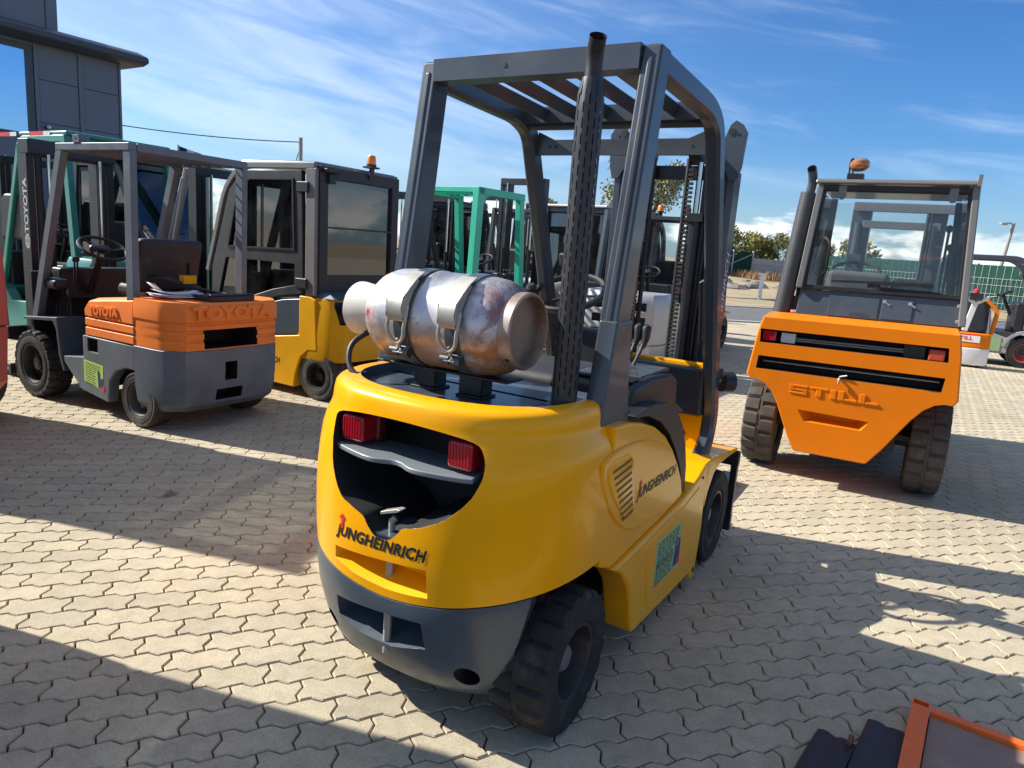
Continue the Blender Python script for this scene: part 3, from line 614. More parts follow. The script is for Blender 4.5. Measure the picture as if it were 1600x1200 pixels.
        if s < 0:
            def fs(u, v, w): return (0.575+u, -0.5085, 0.688+v-0.02*u)
            obj('lettering', text_mb('JUNGHEINRICH', 0.055, fs, shear=0.3, bold=0.025, sx=1.06), INK, t, smooth=0)
            ar = MB(); ar.add([fs(u-0.192, v+0.005, 1) for u, v in ((0, 0), (0.01, 0), (0.014, 0.026), (0.026, 0.026), (0.008, 0.044), (-0.008, 0.026), (0.002, 0.026))], [tuple(range(7))]); obj('arrow_mark', ar, INKRED, t, smooth=0)
        skirt = [(0.205, 0.470), (0.40, 0.479), (0.70, 0.497), (0.95, 0.517), (1.02, 0.53), (1.15, 0.56), (1.25, 0.600), (1.34, 0.60), (1.30, 0.52), (1.285, 0.40), (1.30, 0.28), (1.285, 0.15), (1.27, 0.05), (1.235, 0.035), (1.20, 0.05), (1.18, 0.085), (0.80, 0.10), (0.470, 0.118), (0.44, 0.15), (0.42, 0.24), (0.38, 0.34), (0.30, 0.42)]
        m = MB(); m.loft([[(x, f(0.40), z) for x, z in skirt], [(x, f(0.512), z) for x, z in skirt]]); sk = obj('side_skirt', m, YEL, t, bevel=0.014, seg=3)
        m = MB(); m.box(0.60, 1.20, f(0.39), f(0.44), 0.06, 0.14); obj('sill', m, YEL, t)
        if s < 0:
            pn = [(0.50, 0.452), (0.93, 0.478), (1.16, 0.515), (1.20, 0.40), (1.205, 0.16), (0.60, 0.155)]
            m = MB(); m.loft([[(x, -0.508, z) for x, z in pn], [(0.85+(x-0.85)*0.985, -0.5155, 0.31+(z-0.31)*0.975) for x, z in pn]]); obj('skirt_panel', m, YEL, sk, bevel=0.002)
            m = MB(); q = [(0.645, 0.232), (0.965, 0.212), (0.945, 0.420), (0.635, 0.424)]; m.prism(q, 'y', -0.5163, -0.5152); stk = obj('sticker', m, GRNST, sk, smooth=0)
            m = MB(); rn = random.Random(3)
            for r in range(13):
                z = 0.408-0.0145*r; h = 0.0042 if r not in (6, 7) else 0.0062; x = 0.655
                xe = 0.935 if r < 5 else 0.86
                while x < xe-0.02:
                    L_ = rn.uniform(0.018, 0.05); m.box(x, min(x+L_, xe), -0.5168, -0.5162, z-h, z+h*0.6); x += L_+0.009
            obj('print_line', m, INK, stk, smooth=0)
            m = MB(); m.prism([(0.875, 0.235), (0.958, 0.228), (0.948, 0.345), (0.925, 0.352), (0.915, 0.30), (0.90, 0.36), (0.885, 0.355), (0.88, 0.29)], 'y', -0.5169, -0.5162); m.prism([(0.925, 0.232), (0.960, 0.230), (0.957, 0.258), (0.93, 0.262)], 'y', -0.5172, -0.5162, 1); obj('print_picture', m, [INKBLUE, INKRED], stk, smooth=0)
            m = MB(); m.lathe([(0, 0.014), (0.003, 0.014), (0.003, 0.001)], (1.235, -0.511, 0.085), (0, -1, 0), 14); m.lathe([(0, 0.007), (0.003, 0.007), (0.003, 0.001)], (1.20, -0.5135, 0.545), (0, -1, 0), 10); obj('bolt_hole', m, DARKIN, sk)
        # front fender arch
        arcp = [(1.25, 0.600), (1.34, 0.602), (1.50, 0.585), (1.66, 0.567), (1.80, 0.553), (1.845, 0.548), (1.84, 0.532), (1.66, 0.540), (1.50, 0.540), (1.40, 0.515), (1.325, 0.44), (1.29, 0.36)]
        m = MB(); m.loft([[(x, f(0.30), z) for x, z in arcp], [(x, f(0.512), z) for x, z in arcp]]); obj('fender', m, YEL, t, bevel=0.008)
    # inner chassis, wheel wells, floor
    m = MB(); m.box(-0.22, 0.45, -0.28, 0.28, 0.22, 0.62); m.box(0.45, 1.9, -0.30, 0.30, 0.13, 0.52); m.box(-0.05, 0.13, -0.30, 0.30, 0.5, 0.62); m.box(-0.14, 0.20, -0.40, 0.40, 0.56, 0.585); obj('chassis', m, DARKIN, t)
    m = MB(); m.box(0.95, 1.52, -0.40, 0.40, 0.49, 0.515); obj('floor_plate', m, GREYB, t)
    m = MB(); m.box(0.30, 0.95, -0.41, 0.41, 0.52, 0.955); obj('engine_hood', m, BLACK, t, bevel=0.03, seg=3)
    # black trim above the hood line and console
    for s in (-1, 1):
        trim = [(0.33, 0.966), (0.45, 0.955), (0.60, 0.905), (0.72, 0.835), (0.82, 0.75), (0.91, 0.655), (0.985, 0.53), (1.02, 0.53), (1.0, 0.64), (0.95, 0.75), (0.87, 0.85), (0.77, 0.93), (0.64, 0.972), (0.50, 0.988), (0.33, 0.975)]
        m = MB(); m.loft([[(x, s*0.40, z) for x, z in trim], [(x, s*0.488, z) for x, z in trim]]); obj('hood_trim', m, BLACK, t, bevel=0.012, seg=3)
    cons = [(0.42, 0.98), (0.44, 1.045), (0.62, 1.062), (0.86, 1.05), (0.93, 1.02), (0.965, 0.78), (0.93, 0.62), (0.42, 0.62)]
    m = MB(); m.loft([[(x, -0.43, z) for x, z in cons], [(x, -0.13, z) for x, z in cons]]); cn = obj('lever_console', m, BLACK, t, bevel=0.02, seg=3)
    for k in range(4): m = MB(); m.box(0.47+0.11*k, 0.56+0.11*k, -0.40, -0.17, 1.052, 1.066); obj('console_button', m, CABDK, cn, bevel=0.006)
    for k in range(3):
        y = -0.20-0.036*k; m = MB(); m.tube([(0.80, y, 1.05), (0.86, y-0.008, 1.12), (0.88, y-0.012, 1.16)], 0.007, 8); lv = obj('control_lever', m, BLACK, t)
        m = MB(); m.tube([(0.872, y-0.010, 1.13), (0.888, y-0.014, 1.17), (0.890, y-0.014, 1.215), (0.884, y-0.014, 1.225)], [0.009, 0.016, 0.019, 0.010], 10); obj('lever_grip', m, BLACK, lv)
    # seat cushion stays low under the cylinder line
    m = MB(); m.box(0.45, 0.90, -0.12, 0.32, 0.95, 1.04); obj('seat_cushion', m, SEATM, t, bevel=0.035, seg=3)
    # dash, cowl
    m = MB(); m.box(1.42, 1.50, -0.40, 0.40, 0.765, 0.995); obj('dash_panel', m, CABDK, t, bevel=0.012)
    m = MB(); m.box(1.49, 1.535, -0.405, 0.405, 0.98, 1.012); obj('cowl_edge', m, YEL, t, bevel=0.006)
    m = MB(); m.box(1.47, 1.53, -0.40, 0.40, 0.49, 0.765); m.lathe([(0, 0.02), (0.004, 0.02), (0.004, 0.001)], (1.468, -0.31, 0.66), (-1, 0, 0), 14, 1); obj('front_bulkhead', m, [YEL, DARKIN], t)
    m = MB(); m.box(1.36, 1.50, 0.02, 0.36, 0.80, 1.12); obj('instrument_pod', m, BLACK, t, bevel=0.04, seg=3)
    steering(t, (1.27, 0.275, 1.297), -26, 0.18, 0.0165, BLACK, True)
    # overhead guard
    for s in (-1, 1):
        y = s*0.425
        m = MB(); prof = [(0.105, 0.965), (0.288, 2.136), (0.375, 2.134), (0.345, 1.9), (0.255, 1.20), (0.245, 1.10), (0.30, 0.97)]
        m.prism(prof, 'y', y-0.032, y+0.032)
        for dx in (0,):
            m.prism([(x-0.006, z) for x, z in ((0.112, 1.0), (0.283, 2.10), (0.30, 2.10), (0.13, 1.0))], 'y', y-0.012, y+0.012)
        gp = obj('guard_post', m, GUARD, t, bevel=0.009, seg=2)
        if s < 0:
            m = MB()
            for k in range(10): m.prism([(0.215+0.002*k, 1.005+0.0125*k), (0.262+0.002*k, 1.005+0.0125*k), (0.262+0.002*k, 1.011+0.0125*k), (0.215+0.002*k, 1.011+0.0125*k)], 'y', y-0.034, y-0.0315)
            obj('post_vent', m, DARKIN, gp)
        foot = [(0.09, 0.965), (0.33, 0.955), (0.30, 1.06), (0.275, 1.30), (0.15, 1.30), (0.105, 1.06)]
        m = MB(); m.prism(foot, 'y', y-0.037 if s < 0 else y-0.028, y+0.028 if s < 0 else y+0.037); obj('post_foot', m, GUARD, t, bevel=0.008)
        path = smoothpath([(0.30, y, 2.096), (0.90, y, 2.072), (1.03, y, 2.02), (1.30, y, 1.35), (1.53, y, 0.76), (1.50, y, 0.62), (1.32, y, 0.525), (0.99, y, 0.505)], 0.14, 6)
        m = MB(); m.sweep(path, (0, 1, 0), rsec(0.062, 0.085, 0.014)); fp = obj('guard_rail', m, GUARD, t)
        m = MB(); m.tube([(1.345, y-s*0.04, 1.42), (1.36, y-s*0.075, 1.40), (1.42, y-s*0.075, 1.25), (1.46, y-s*0.075, 1.12), (1.465, y-s*0.04, 1.10)], 0.011, 8); obj('grab_handle', m, BLACK, fp)
    m = MB(); m.box(0.268, 0.318, -0.394, 0.394, 2.062, 2.138); m.box(0.318, 0.345, -0.394, 0.394, 2.062, 2.076); m.lathe([(0, 0.009), (0.002, 0.009), (0.002, 0.001)], (0.268, 0.09, 2.10), (-1, 0, 0), 10, 1); obj('rear_crossbar', m, [GUARD, DARKIN], t, bevel=0.006)
    m = MB(); m.box(0.93, 0.955, -0.394, 0.394, 2.035, 2.10); m.tube([(0.985, -0.394, 2.03), (0.985, 0.394, 2.03)], 0.018, 10); obj('front_crossbar', m, GUARD, t)
    for k in range(5):
        y = -0.29+0.145*k; m = MB(); m.beam((0.318, y, 2.093), (0.93, y, 2.068), 0.012, 0.05, up=(0, -0.6, 1)); obj('roof_bar', m, GUARD, t, bevel=0.003, seg=1)
    m = MB(); m.box(1.06, 1.085, -0.394, 0.394, 1.92, 1.985)
    for s in (-1, 1): m.prism([(s*0.394, 1.92), (s*0.394, 2.02), (s*0.31, 1.985), (s*0.28, 1.92)], 'x', 1.062, 1.083)
    for yy in (0.33, 0.30, -0.33): m.lathe([(0, 0.006), (0.002, 0.006), (0.002, 0.001)], (1.06, yy, 1.955), (-1, 0, 0), 8, 1)
    obj('guard_brace', m, [GUARD, DARKIN], t)
    # exhaust with slotted heat shield
    ex, ey = 0.045, -0.352
    m = MB(); m.tube(smoothpath([(ex, ey, 1.0), (ex, ey, 2.02), (ex-0.008, ey-0.005, 2.055), (ex-0.030, ey-0.020, 2.088)], 0.03), 0.0245, 18, caps=False)
    m.tube(smoothpath([(ex, ey, 1.0), (ex, ey, 2.02), (ex-0.008, ey-0.005, 2.055), (ex-0.0295, ey-0.0196, 2.0873)], 0.03), 0.0215, 18, caps=False); m.lathe([(0, 0.0215), (0.001, 0.0215), (0.001, 0.001)], (ex, ey, 1.9), (0, 0, 1), 16)
    exh = obj('exhaust_pipe', m, BLACK, t)
    m = MB(); NC = 28; R = 0.040; z0, z1 = 1.035, 1.985; pit = 0.043; vs = {}; V = []; Fc = []
    def vtx(k, z):
        key = (k % NC, round(z, 4))
        if key not in vs:
            kk = k % NC; a = 2*pi*((kk//2)*2+(1.58 if kk % 2 else 0))/NC; tp = 1-0.25*max(0, (z-1.955)/0.03); vs[key] = len(V); V.append((ex+R*tp*cos(a), ey+R*tp*sin(a), z))
        return vs[key]
    for k in range(NC):
        slot = k % 2 == 1; off = pit/2 if (k//2) % 2 else 0
        z = z0; lev = [z0]
        zz = z0+0.035+off
        while zz < z1-0.06: lev += [zz, zz+0.029]; zz += pit
        lev.append(z1)
        for a in range(len(lev)-1):
            if slot and a % 2 == 1: continue
            Fc.append((vtx(k, lev[a]), vtx(k+1, lev[a]), vtx(k+1, lev[a+1]), vtx(k, lev[a+1])))
    m.add(V, Fc); hs = obj('heat_shield', m, SHIELD, exh, smooth=50)
    m = MB(); m.lathe([(0, 0.058), (0.014, 0.058), (0.018, 0.05), (0.018, 0.001)], (ex, ey, 1.019), (0, 0, 1), 20); m.box(ex-0.075, ex+0.05, ey-0.06, ey+0.075, 1.017, 1.027); obj('exhaust_base', m, BLACK, exh)
    # cylinder bracket and straps
    m = MB()
    for y in (0.13, -0.055):
        m.box(-0.045, 0.045, y-0.05, y+0.05, 1.018, 1.026); m.box(-0.035, -0.028, y-0.045, y+0.045, 1.026, 1.12); m.box(0.02, 0.028, y-0.045, y+0.045, 1.026, 1.12)
        m.box(-0.035, 0.028, y-0.045, y-0.038, 1.026, 1.10)
    m.box(-0.05, 0.05, -0.20, 0.33, 1.085, 1.093); obj('cylinder_bracket', m, BLACK, t, bevel=0.003)
    for y in (0.14, -0.06):
        m = MB(); R = 0.1585; rings = []
        for k in range(41):
            a = rad(215-400*k/40+90); a = 2*pi*k/40; rings.append([(R*cos(a), y-0.026, 1.25+R*sin(a)), (R*cos(a), y+0.026, 1.25+R*sin(a)), ((R+0.004)*cos(a), y+0.026, 1.25+(R+0.004)*sin(a)), ((R+0.004)*cos(a), y-0.026, 1.25+(R+0.004)*sin(a))])
        m.loft(rings[:-1], True, False, False, 0, True); st = obj('strap', m, GREYB, t)
        # over-centre buckle: cranked plate, wire loop, clamp with two knobs
        def rp(a, r, dy): return (-r*cos(rad(a)), y+dy, 1.25+r*sin(rad(a)))
        m = MB(); rr = []
        for a, r, w in ((62, 0.170, 0.030), (48, 0.178, 0.034), (34, 0.184, 0.033), (22, 0.198, 0.031), (12, 0.196, 0.031), (3, 0.185, 0.031), (0, 0.178, 0.031)): rr.append([rp(a, r, -w), rp(a, r, w), rp(a, r+0.005, w), rp(a, r+0.005, -w)])
        m.loft(rr); 
        for sgn in (-1, 1): m.loft([[rp(a, 0.168, sgn*0.031), rp(a, r+0.004, sgn*0.031), rp(a, r+0.004, sgn*0.0335), rp(a, 0.168, sgn*0.0335)] for a, r in ((48, 0.176), (34, 0.186), (20, 0.200), (4, 0.190))])
        bk = obj('buckle', m, BARE, st, bevel=0.0015, seg=1)
        m = MB(); lp = [rp(16, 0.176, -0.034)]+[rp(-6-16*sin(pi*k/10), 0.184, -0.034*cos(pi*k/10)) for k in range(11)]+[rp(16, 0.176, 0.034)]; m.tube(lp, 0.0062, 8); obj('buckle_loop', m, BARE, st)
        m = MB(); m.tube([rp(-18, 0.182, 0), rp(-36, 0.178, 0)], 0.0055, 8); obj('hook_bolt', m, BARE, st)
        m = MB(); 
        for sgn in (-1, 1): m.lathe([(-0.016, 0.016), (0.016, 0.016), (0.018, 0.012), (0.018, 0.001)], rp(-33, 0.180, sgn*0.021), (0, 1, 0), 14)
        m.prism([(-0.150, 1.135), (-0.168, 1.15), (-0.150, 1.17), (-0.135, 1.15)], 'y', y-0.02, y+0.02); obj('clamp', m, CABDK, st)
    # gas hose from the cylinder valve down into the deck
    m = MB(); m.tube(smoothpath([(-0.03, 0.36, 1.19), (-0.115, 0.395, 1.14), (-0.155, 0.36, 1.06), (-0.15, 0.26, 1.022)], 0.06, 6), 0.010, 10); obj('gas_hose', m, BLACK, t)
    m = MB(); m.lathe([(0, 0.02), (0.012, 0.018), (0.03, 0.013), (0.03, 0.001)], (-0.10, 0.345, 1.018), (0, 0, 1), 12); obj('hose_port', m, BLACK, t)
    # wheels
    for s in (-1, 1):
        wheel(t, (0, -0.405 if s < 0 else 0.215, 0.232), 0.232, 0.195, 0.125, s, tread=True, nb=5, hubmat=HUBG)
        wheel(t, (1.60, s*0.408, 0.235), 0.235, 0.185, 0.128, s, tread=False, nb=6, hubmat=BARE if s < 0 else RIM)
    m = MB(); m.tube([(0, -0.35, 0.23), (0, 0.35, 0.23)], 0.05, 10); m.tube([(1.6, -0.35, 0.235), (1.6, 0.35, 0.235)], 0.06, 10); obj('axle', m, RIM, t)
    # mast in front
    mx = 1.80
    for s in (-1, 1):
        m = MB(); m.box(mx, mx+0.12, s*0.305-0.020, s*0.305+0.020, 0.06, 1.95); m.box(mx, mx+0.025, s*0.25-0.035, s*0.25+0.035, 0.06, 2.0); mr = obj('mast_rail', m, GUARD, t, bevel=0.005, seg=1)
        pl = [(s*0.265, 1.96), (s*0.252, 2.10), (s*0.275, 2.165), (s*0.30, 2.185), (s*0.335, 2.165), (s*0.362, 2.125), (s*0.352, 1.96), (s*0.335, 1.90), (s*0.30, 1.90)]
        m = MB(); m.prism(pl, 'x', mx-0.012, mx+0.0); m.box(mx, mx+0.10, s*0.27-0.006, s*0.27+0.006, 1.92, 2.14); m.lathe([(0, 0.018), (0.003, 0.018), (0.003, 0.001)], (mx-0.0125, s*0.285, 2.13), (-1, 0, 0), 12, 1); m.lathe([(0, 0.007), (0.003, 0.007), (0.003, 0.001)], (mx-0.0125, s*0.318, 2.12), (-1, 0, 0), 8, 1); obj('mast_head_plate', m, [GUARD, DARKIN], mr)
        m = MB(); m.box(mx-0.03, mx+0.05, s*0.20-0.025, s*0.20+0.025, 0.08, 2.02); m.box(mx-0.012, mx+0.02, s*0.145-0.012, s*0.145+0.012, 0.08, 2.04); obj('inner_rail', m, BLKMET, t, bevel=0.003, seg=1)
        m = MB(); m.tube([(mx-0.05, s*0.165, 0.1), (mx-0.05, s*0.165, 1.72)], 0.024, 10); m.tube([(mx-0.05, s*0.165, 1.72), (mx-0.05, s*0.165, 1.98)], 0.012, 8, 1); m.box(mx-0.085, mx-0.02, s*0.17-0.04, s*0.17+0.04, 1.69, 1.73); obj('lift_cylinder', m, [BLKMET, CHROME], t)
        m = MB()
        for k in range(64): z = 0.55+0.022*k; m.box(mx-0.062, mx-0.042, s*0.118-0.013, s*0.118+0.013, z, z+0.013)
        ch = obj('lift_chain', m, RUBD, t)
        for q in (0.092, 0.218, 0.245): m = MB(); m.tube([(mx-0.03, s*q, 0.3), (mx-0.03, s*q, 2.0)], 0.013, 8); obj('hydraulic_hose', m, BLACK, t)
        m = MB(); m.lathe([(-0.03, 0.06), (0.03, 0.06), (0.03, 0.001)], (mx-0.02, s*0.13, 2.03), (0, 1, 0), 16); obj('chain_pulley', m, BLKMET, t)
    def fmr(u, v, w): return (mx+0.06-v, -0.3262, 1.28+u)
    obj('lettering', text_mb('JUNGHEINRICH', 0.075, fmr, shear=0.25, bold=0.01, sx=1.0), WLET, t, smooth=0)
    for za, zb in ((1.90, 1.97), (0.35, 0.45)): m = MB(); m.box(mx, mx+0.03, -0.29, 0.29, za, zb); obj('mast_crossbar', m, BLKMET, t)
    m = MB(); m.box(mx+0.13, mx+0.17, -0.505, 0.505, 0.42, 0.50); m.box(mx+0.13, mx+0.17, -0.505, 0.505, 0.05, 0.14)
    for s in (-1, 1): m.box(mx+0.132, mx+0.168, s*0.485-0.018, s*0.485+0.018, 0.05, 0.50)
    obj('fork_carriage', m, BLKMET, t, bevel=0.004, seg=1)
    for s in (-1, 1):
        m = MB(); m.sweep(smoothpath([(mx+0.19, s*0.24, 0.5), (mx+0.19, s*0.24, 0.06), (mx+1.2, s*0.24, 0.05)], 0.05), (0, 1, 0), rsec(0.10, 0.035, 0.004)); obj('fork', m, BLKMET, t)
    m = MB(); m.box(1.50, 1.53, -0.46, -0.40, 0.95, 1.0); m.tube([(1.56, -0.45, 0.93), (1.60, -0.49, 0.93)], 0.05, 12); obj('work_lamp', m, BLACK, t)
    return t
yellow_forklift()
def gas_tank_material():
    m = material('worn painted aluminium cylinder', (0.52, 0.51, 0.53), 0.40, metal=0.75, vary=0.12, vscale=9)
    nt = m.node_tree; N = nt.nodes; L = nt.links; b = N['Principled BSDF']; src = b.inputs['Base Color'].links[0].from_socket
    tc = N.new('ShaderNodeTexCoord'); sp = N.new('ShaderNodeSeparateXYZ'); L.new(tc.outputs['Object'], sp.inputs[0])
    def nz(scale, det, rough, dist=0):
        n = N.new('ShaderNodeTexNoise'); n.inputs['Scale'].default_value = scale; n.inputs['Detail'].default_value = det; n.inputs['Roughness'].default_value = rough; n.inputs['Distortion'].default_value = dist; L.new(tc.outputs['Object'], n.inputs['Vector']); return n.outputs['Fac']
    def rng(v, a, c_, lo=0.0, hi=1.0):
        r = N.new('ShaderNodeMapRange'); r.interpolation_type = 'SMOOTHSTEP'; L.new(v, r.inputs['Value']); r.inputs['From Min'].default_value = a; r.inputs['From Max'].default_value = c_; r.inputs['To Min'].default_value = lo; r.inputs['To Max'].default_value = hi; return r.outputs['Result']
    def mul(a, c_):
        x = N.new('ShaderNodeMath'); x.operation = 'MULTIPLY'; L.new(a, x.inputs[0]); L.new(c_, x.inputs[1]); return x.outputs[0]
    def mix(f, a, col):
        x = N.new('ShaderNodeMixRGB'); L.new(f, x.inputs[0]); L.new(a, x.inputs[1]); x.inputs[2].default_value = (*col, 1); return x.outputs[0]
    n1 = nz(6, 9, 0.74, 0.6); n2 = nz(20, 9, 0.78, 0.4); n3 = nz(55, 6, 0.75); n4 = nz(11, 9, 0.8, 1.0)
    c = src
    pale = rng(n4, 0.47, 0.60, 0, 0.6); c = mix(pale, c, (0.52, 0.47, 0.45))                  # chalky remains of pale paint
    redb = mul(rng(sp.outputs[1], -0.05, -0.14), rng(n1, 0.44, 0.58, 0, 0.8))                    # old red paint worn off near the foot end
    c = mix(redb, c, (0.24, 0.06, 0.042))
    c = mix(rng(sp.outputs[1], 0.22, 0.29, 0, 0.9), c, (0.62, 0.58, 0.54)); redc = mul(rng(sp.outputs[1], 0.24, 0.30), rng(n2, 0.50, 0.55)); c = mix(redc, c, (0.45, 0.02, 0.05))
    rust = mul(rng(sp.outputs[2], 0.01, -0.11), rng(n1, 0.33, 0.55, 0, 0.85)); c = mix(rust, c, (0.36, 0.17, 0.035))
    spots = rng(n3, 0.60, 0.68, 0, 0.85); c = mix(spots, c, (0.17, 0.075, 0.045))
    dark = rng(n2, 0.58, 0.68, 0, 0.6); c = mix(dark, c, (0.13, 0.115, 0.115))
    L.new(c, b.inputs['Base Color'])
    mt = N.new('ShaderNodeMath'); mt.operation = 'MAXIMUM'; L.new(redb, mt.inputs[0]); L.new(rust, mt.inputs[1]); m3 = N.new('ShaderNodeMath'); m3.operation = 'MAXIMUM'; L.new(mt.outputs[0], m3.inputs[0]); L.new(pale, m3.inputs[1]); mt = m3
    inv = N.new('ShaderNodeMapRange'); L.new(mt.outputs[0], inv.inputs['Value']); inv.inputs['To Min'].default_value = 0.82; inv.inputs['To Max'].default_value = 0.2; L.new(inv.outputs['Result'], b.inputs['Metallic'])
    bp = N.new('ShaderNodeBump'); bp.inputs['Strength'].default_value = 0.3; bp.inputs['Distance'].default_value = 0.002; L.new(n2, bp.inputs['Height']); L.new(bp.outputs['Normal'], b.inputs['Normal'])
    return m
def gas_cylinder():
    TANK = gas_tank_material(); FOOT = material('scuffed cylinder foot', (0.34, 0.27, 0.22), 0.45, metal=0.55, vary=0.25, vscale=14, dirt=(0.36, 0.10, 0.06), dirt_amt=0.6, dirt_scale=12)
    SHR = material('off white shroud paint', (0.62, 0.58, 0.50), 0.5, vary=0.08, vscale=9, dirt=(0.33, 0.26, 0.19), dirt_amt=0.35, dirt_scale=20)
    a = rad(59.5); o = Vector((-0.16281, 2.26577, 0))
    t = thing('gas_cylinder', 'scuffed silver gas cylinder lying across the back of the yellow forklift under two straps', 'gas cylinder', (-0.16281, 2.26577, 1.25), 59.5)
    R = 0.156; prof = [(-0.205, 0.02), (-0.205, 0.075), (-0.196, 0.115), (-0.175, 0.138), (-0.145, 0.150), (-0.11, R-0.002), (-0.09, R), (-0.085, R+0.0025), (-0.078, R+0.0025), (-0.073, R), (0.09, R), (0.095, R+0.0025), (0.103, R+0.0025), (0.108, R), (0.22, R), (0.26, 0.152), (0.295, 0.140), (0.325, 0.118), (0.345, 0.088), (0.355, 0.05), (0.358, 0.001)]
    m = MB(); m.lathe(prof, (0, 0, 0), (0, 1, 0), 48); obj('cylinder_body', m, TANK, t)
    m = MB(); r0 = 0.118
    m.lathe([(-0.175, r0), (-0.232, r0+0.002), (-0.238, r0-0.002), (-0.238, r0-0.008), (-0.232, r0-0.010), (-0.208, r0-0.012), (-0.206, 0.001)], (0, 0, 0), (0, 1, 0), 44); ft = obj('foot_ring', m, FOOT, t)
    m = MB(); m.lathe([(0, 0.008), (0.002, 0.008), (0.002, 0.001)], (-0.085, -0.2375+0.02, -0.082), (-0.7, -0.1, -0.7), 8); obj('drain_hole', m, DARKIN, ft)
    m = MB(); m.lathe([(0.30, 0.082), (0.345, 0.078), (0.36, 0.082), (0.445, 0.093), (0.452, 0.093), (0.452, 0.084), (0.36, 0.074), (0.33, 0.05)], (0, 0, 0), (0, 1, 0), 40); obj('valve_shroud', m, SHR, t)
    m = MB(); m.tube([(0, 0.35, 0), (0, 0.43, 0)], 0.022, 12); m.tube([(0, 0.385, 0), (-0.06, 0.385, -0.05)], 0.014, 10); obj('valve', m, BRASS, t)
gas_cylinder()
DRIM = material('dusty grey rim', (0.075, 0.07, 0.065), 0.6, vary=0.25, dirt=(0.20, 0.17, 0.14), dirt_amt=0.5)
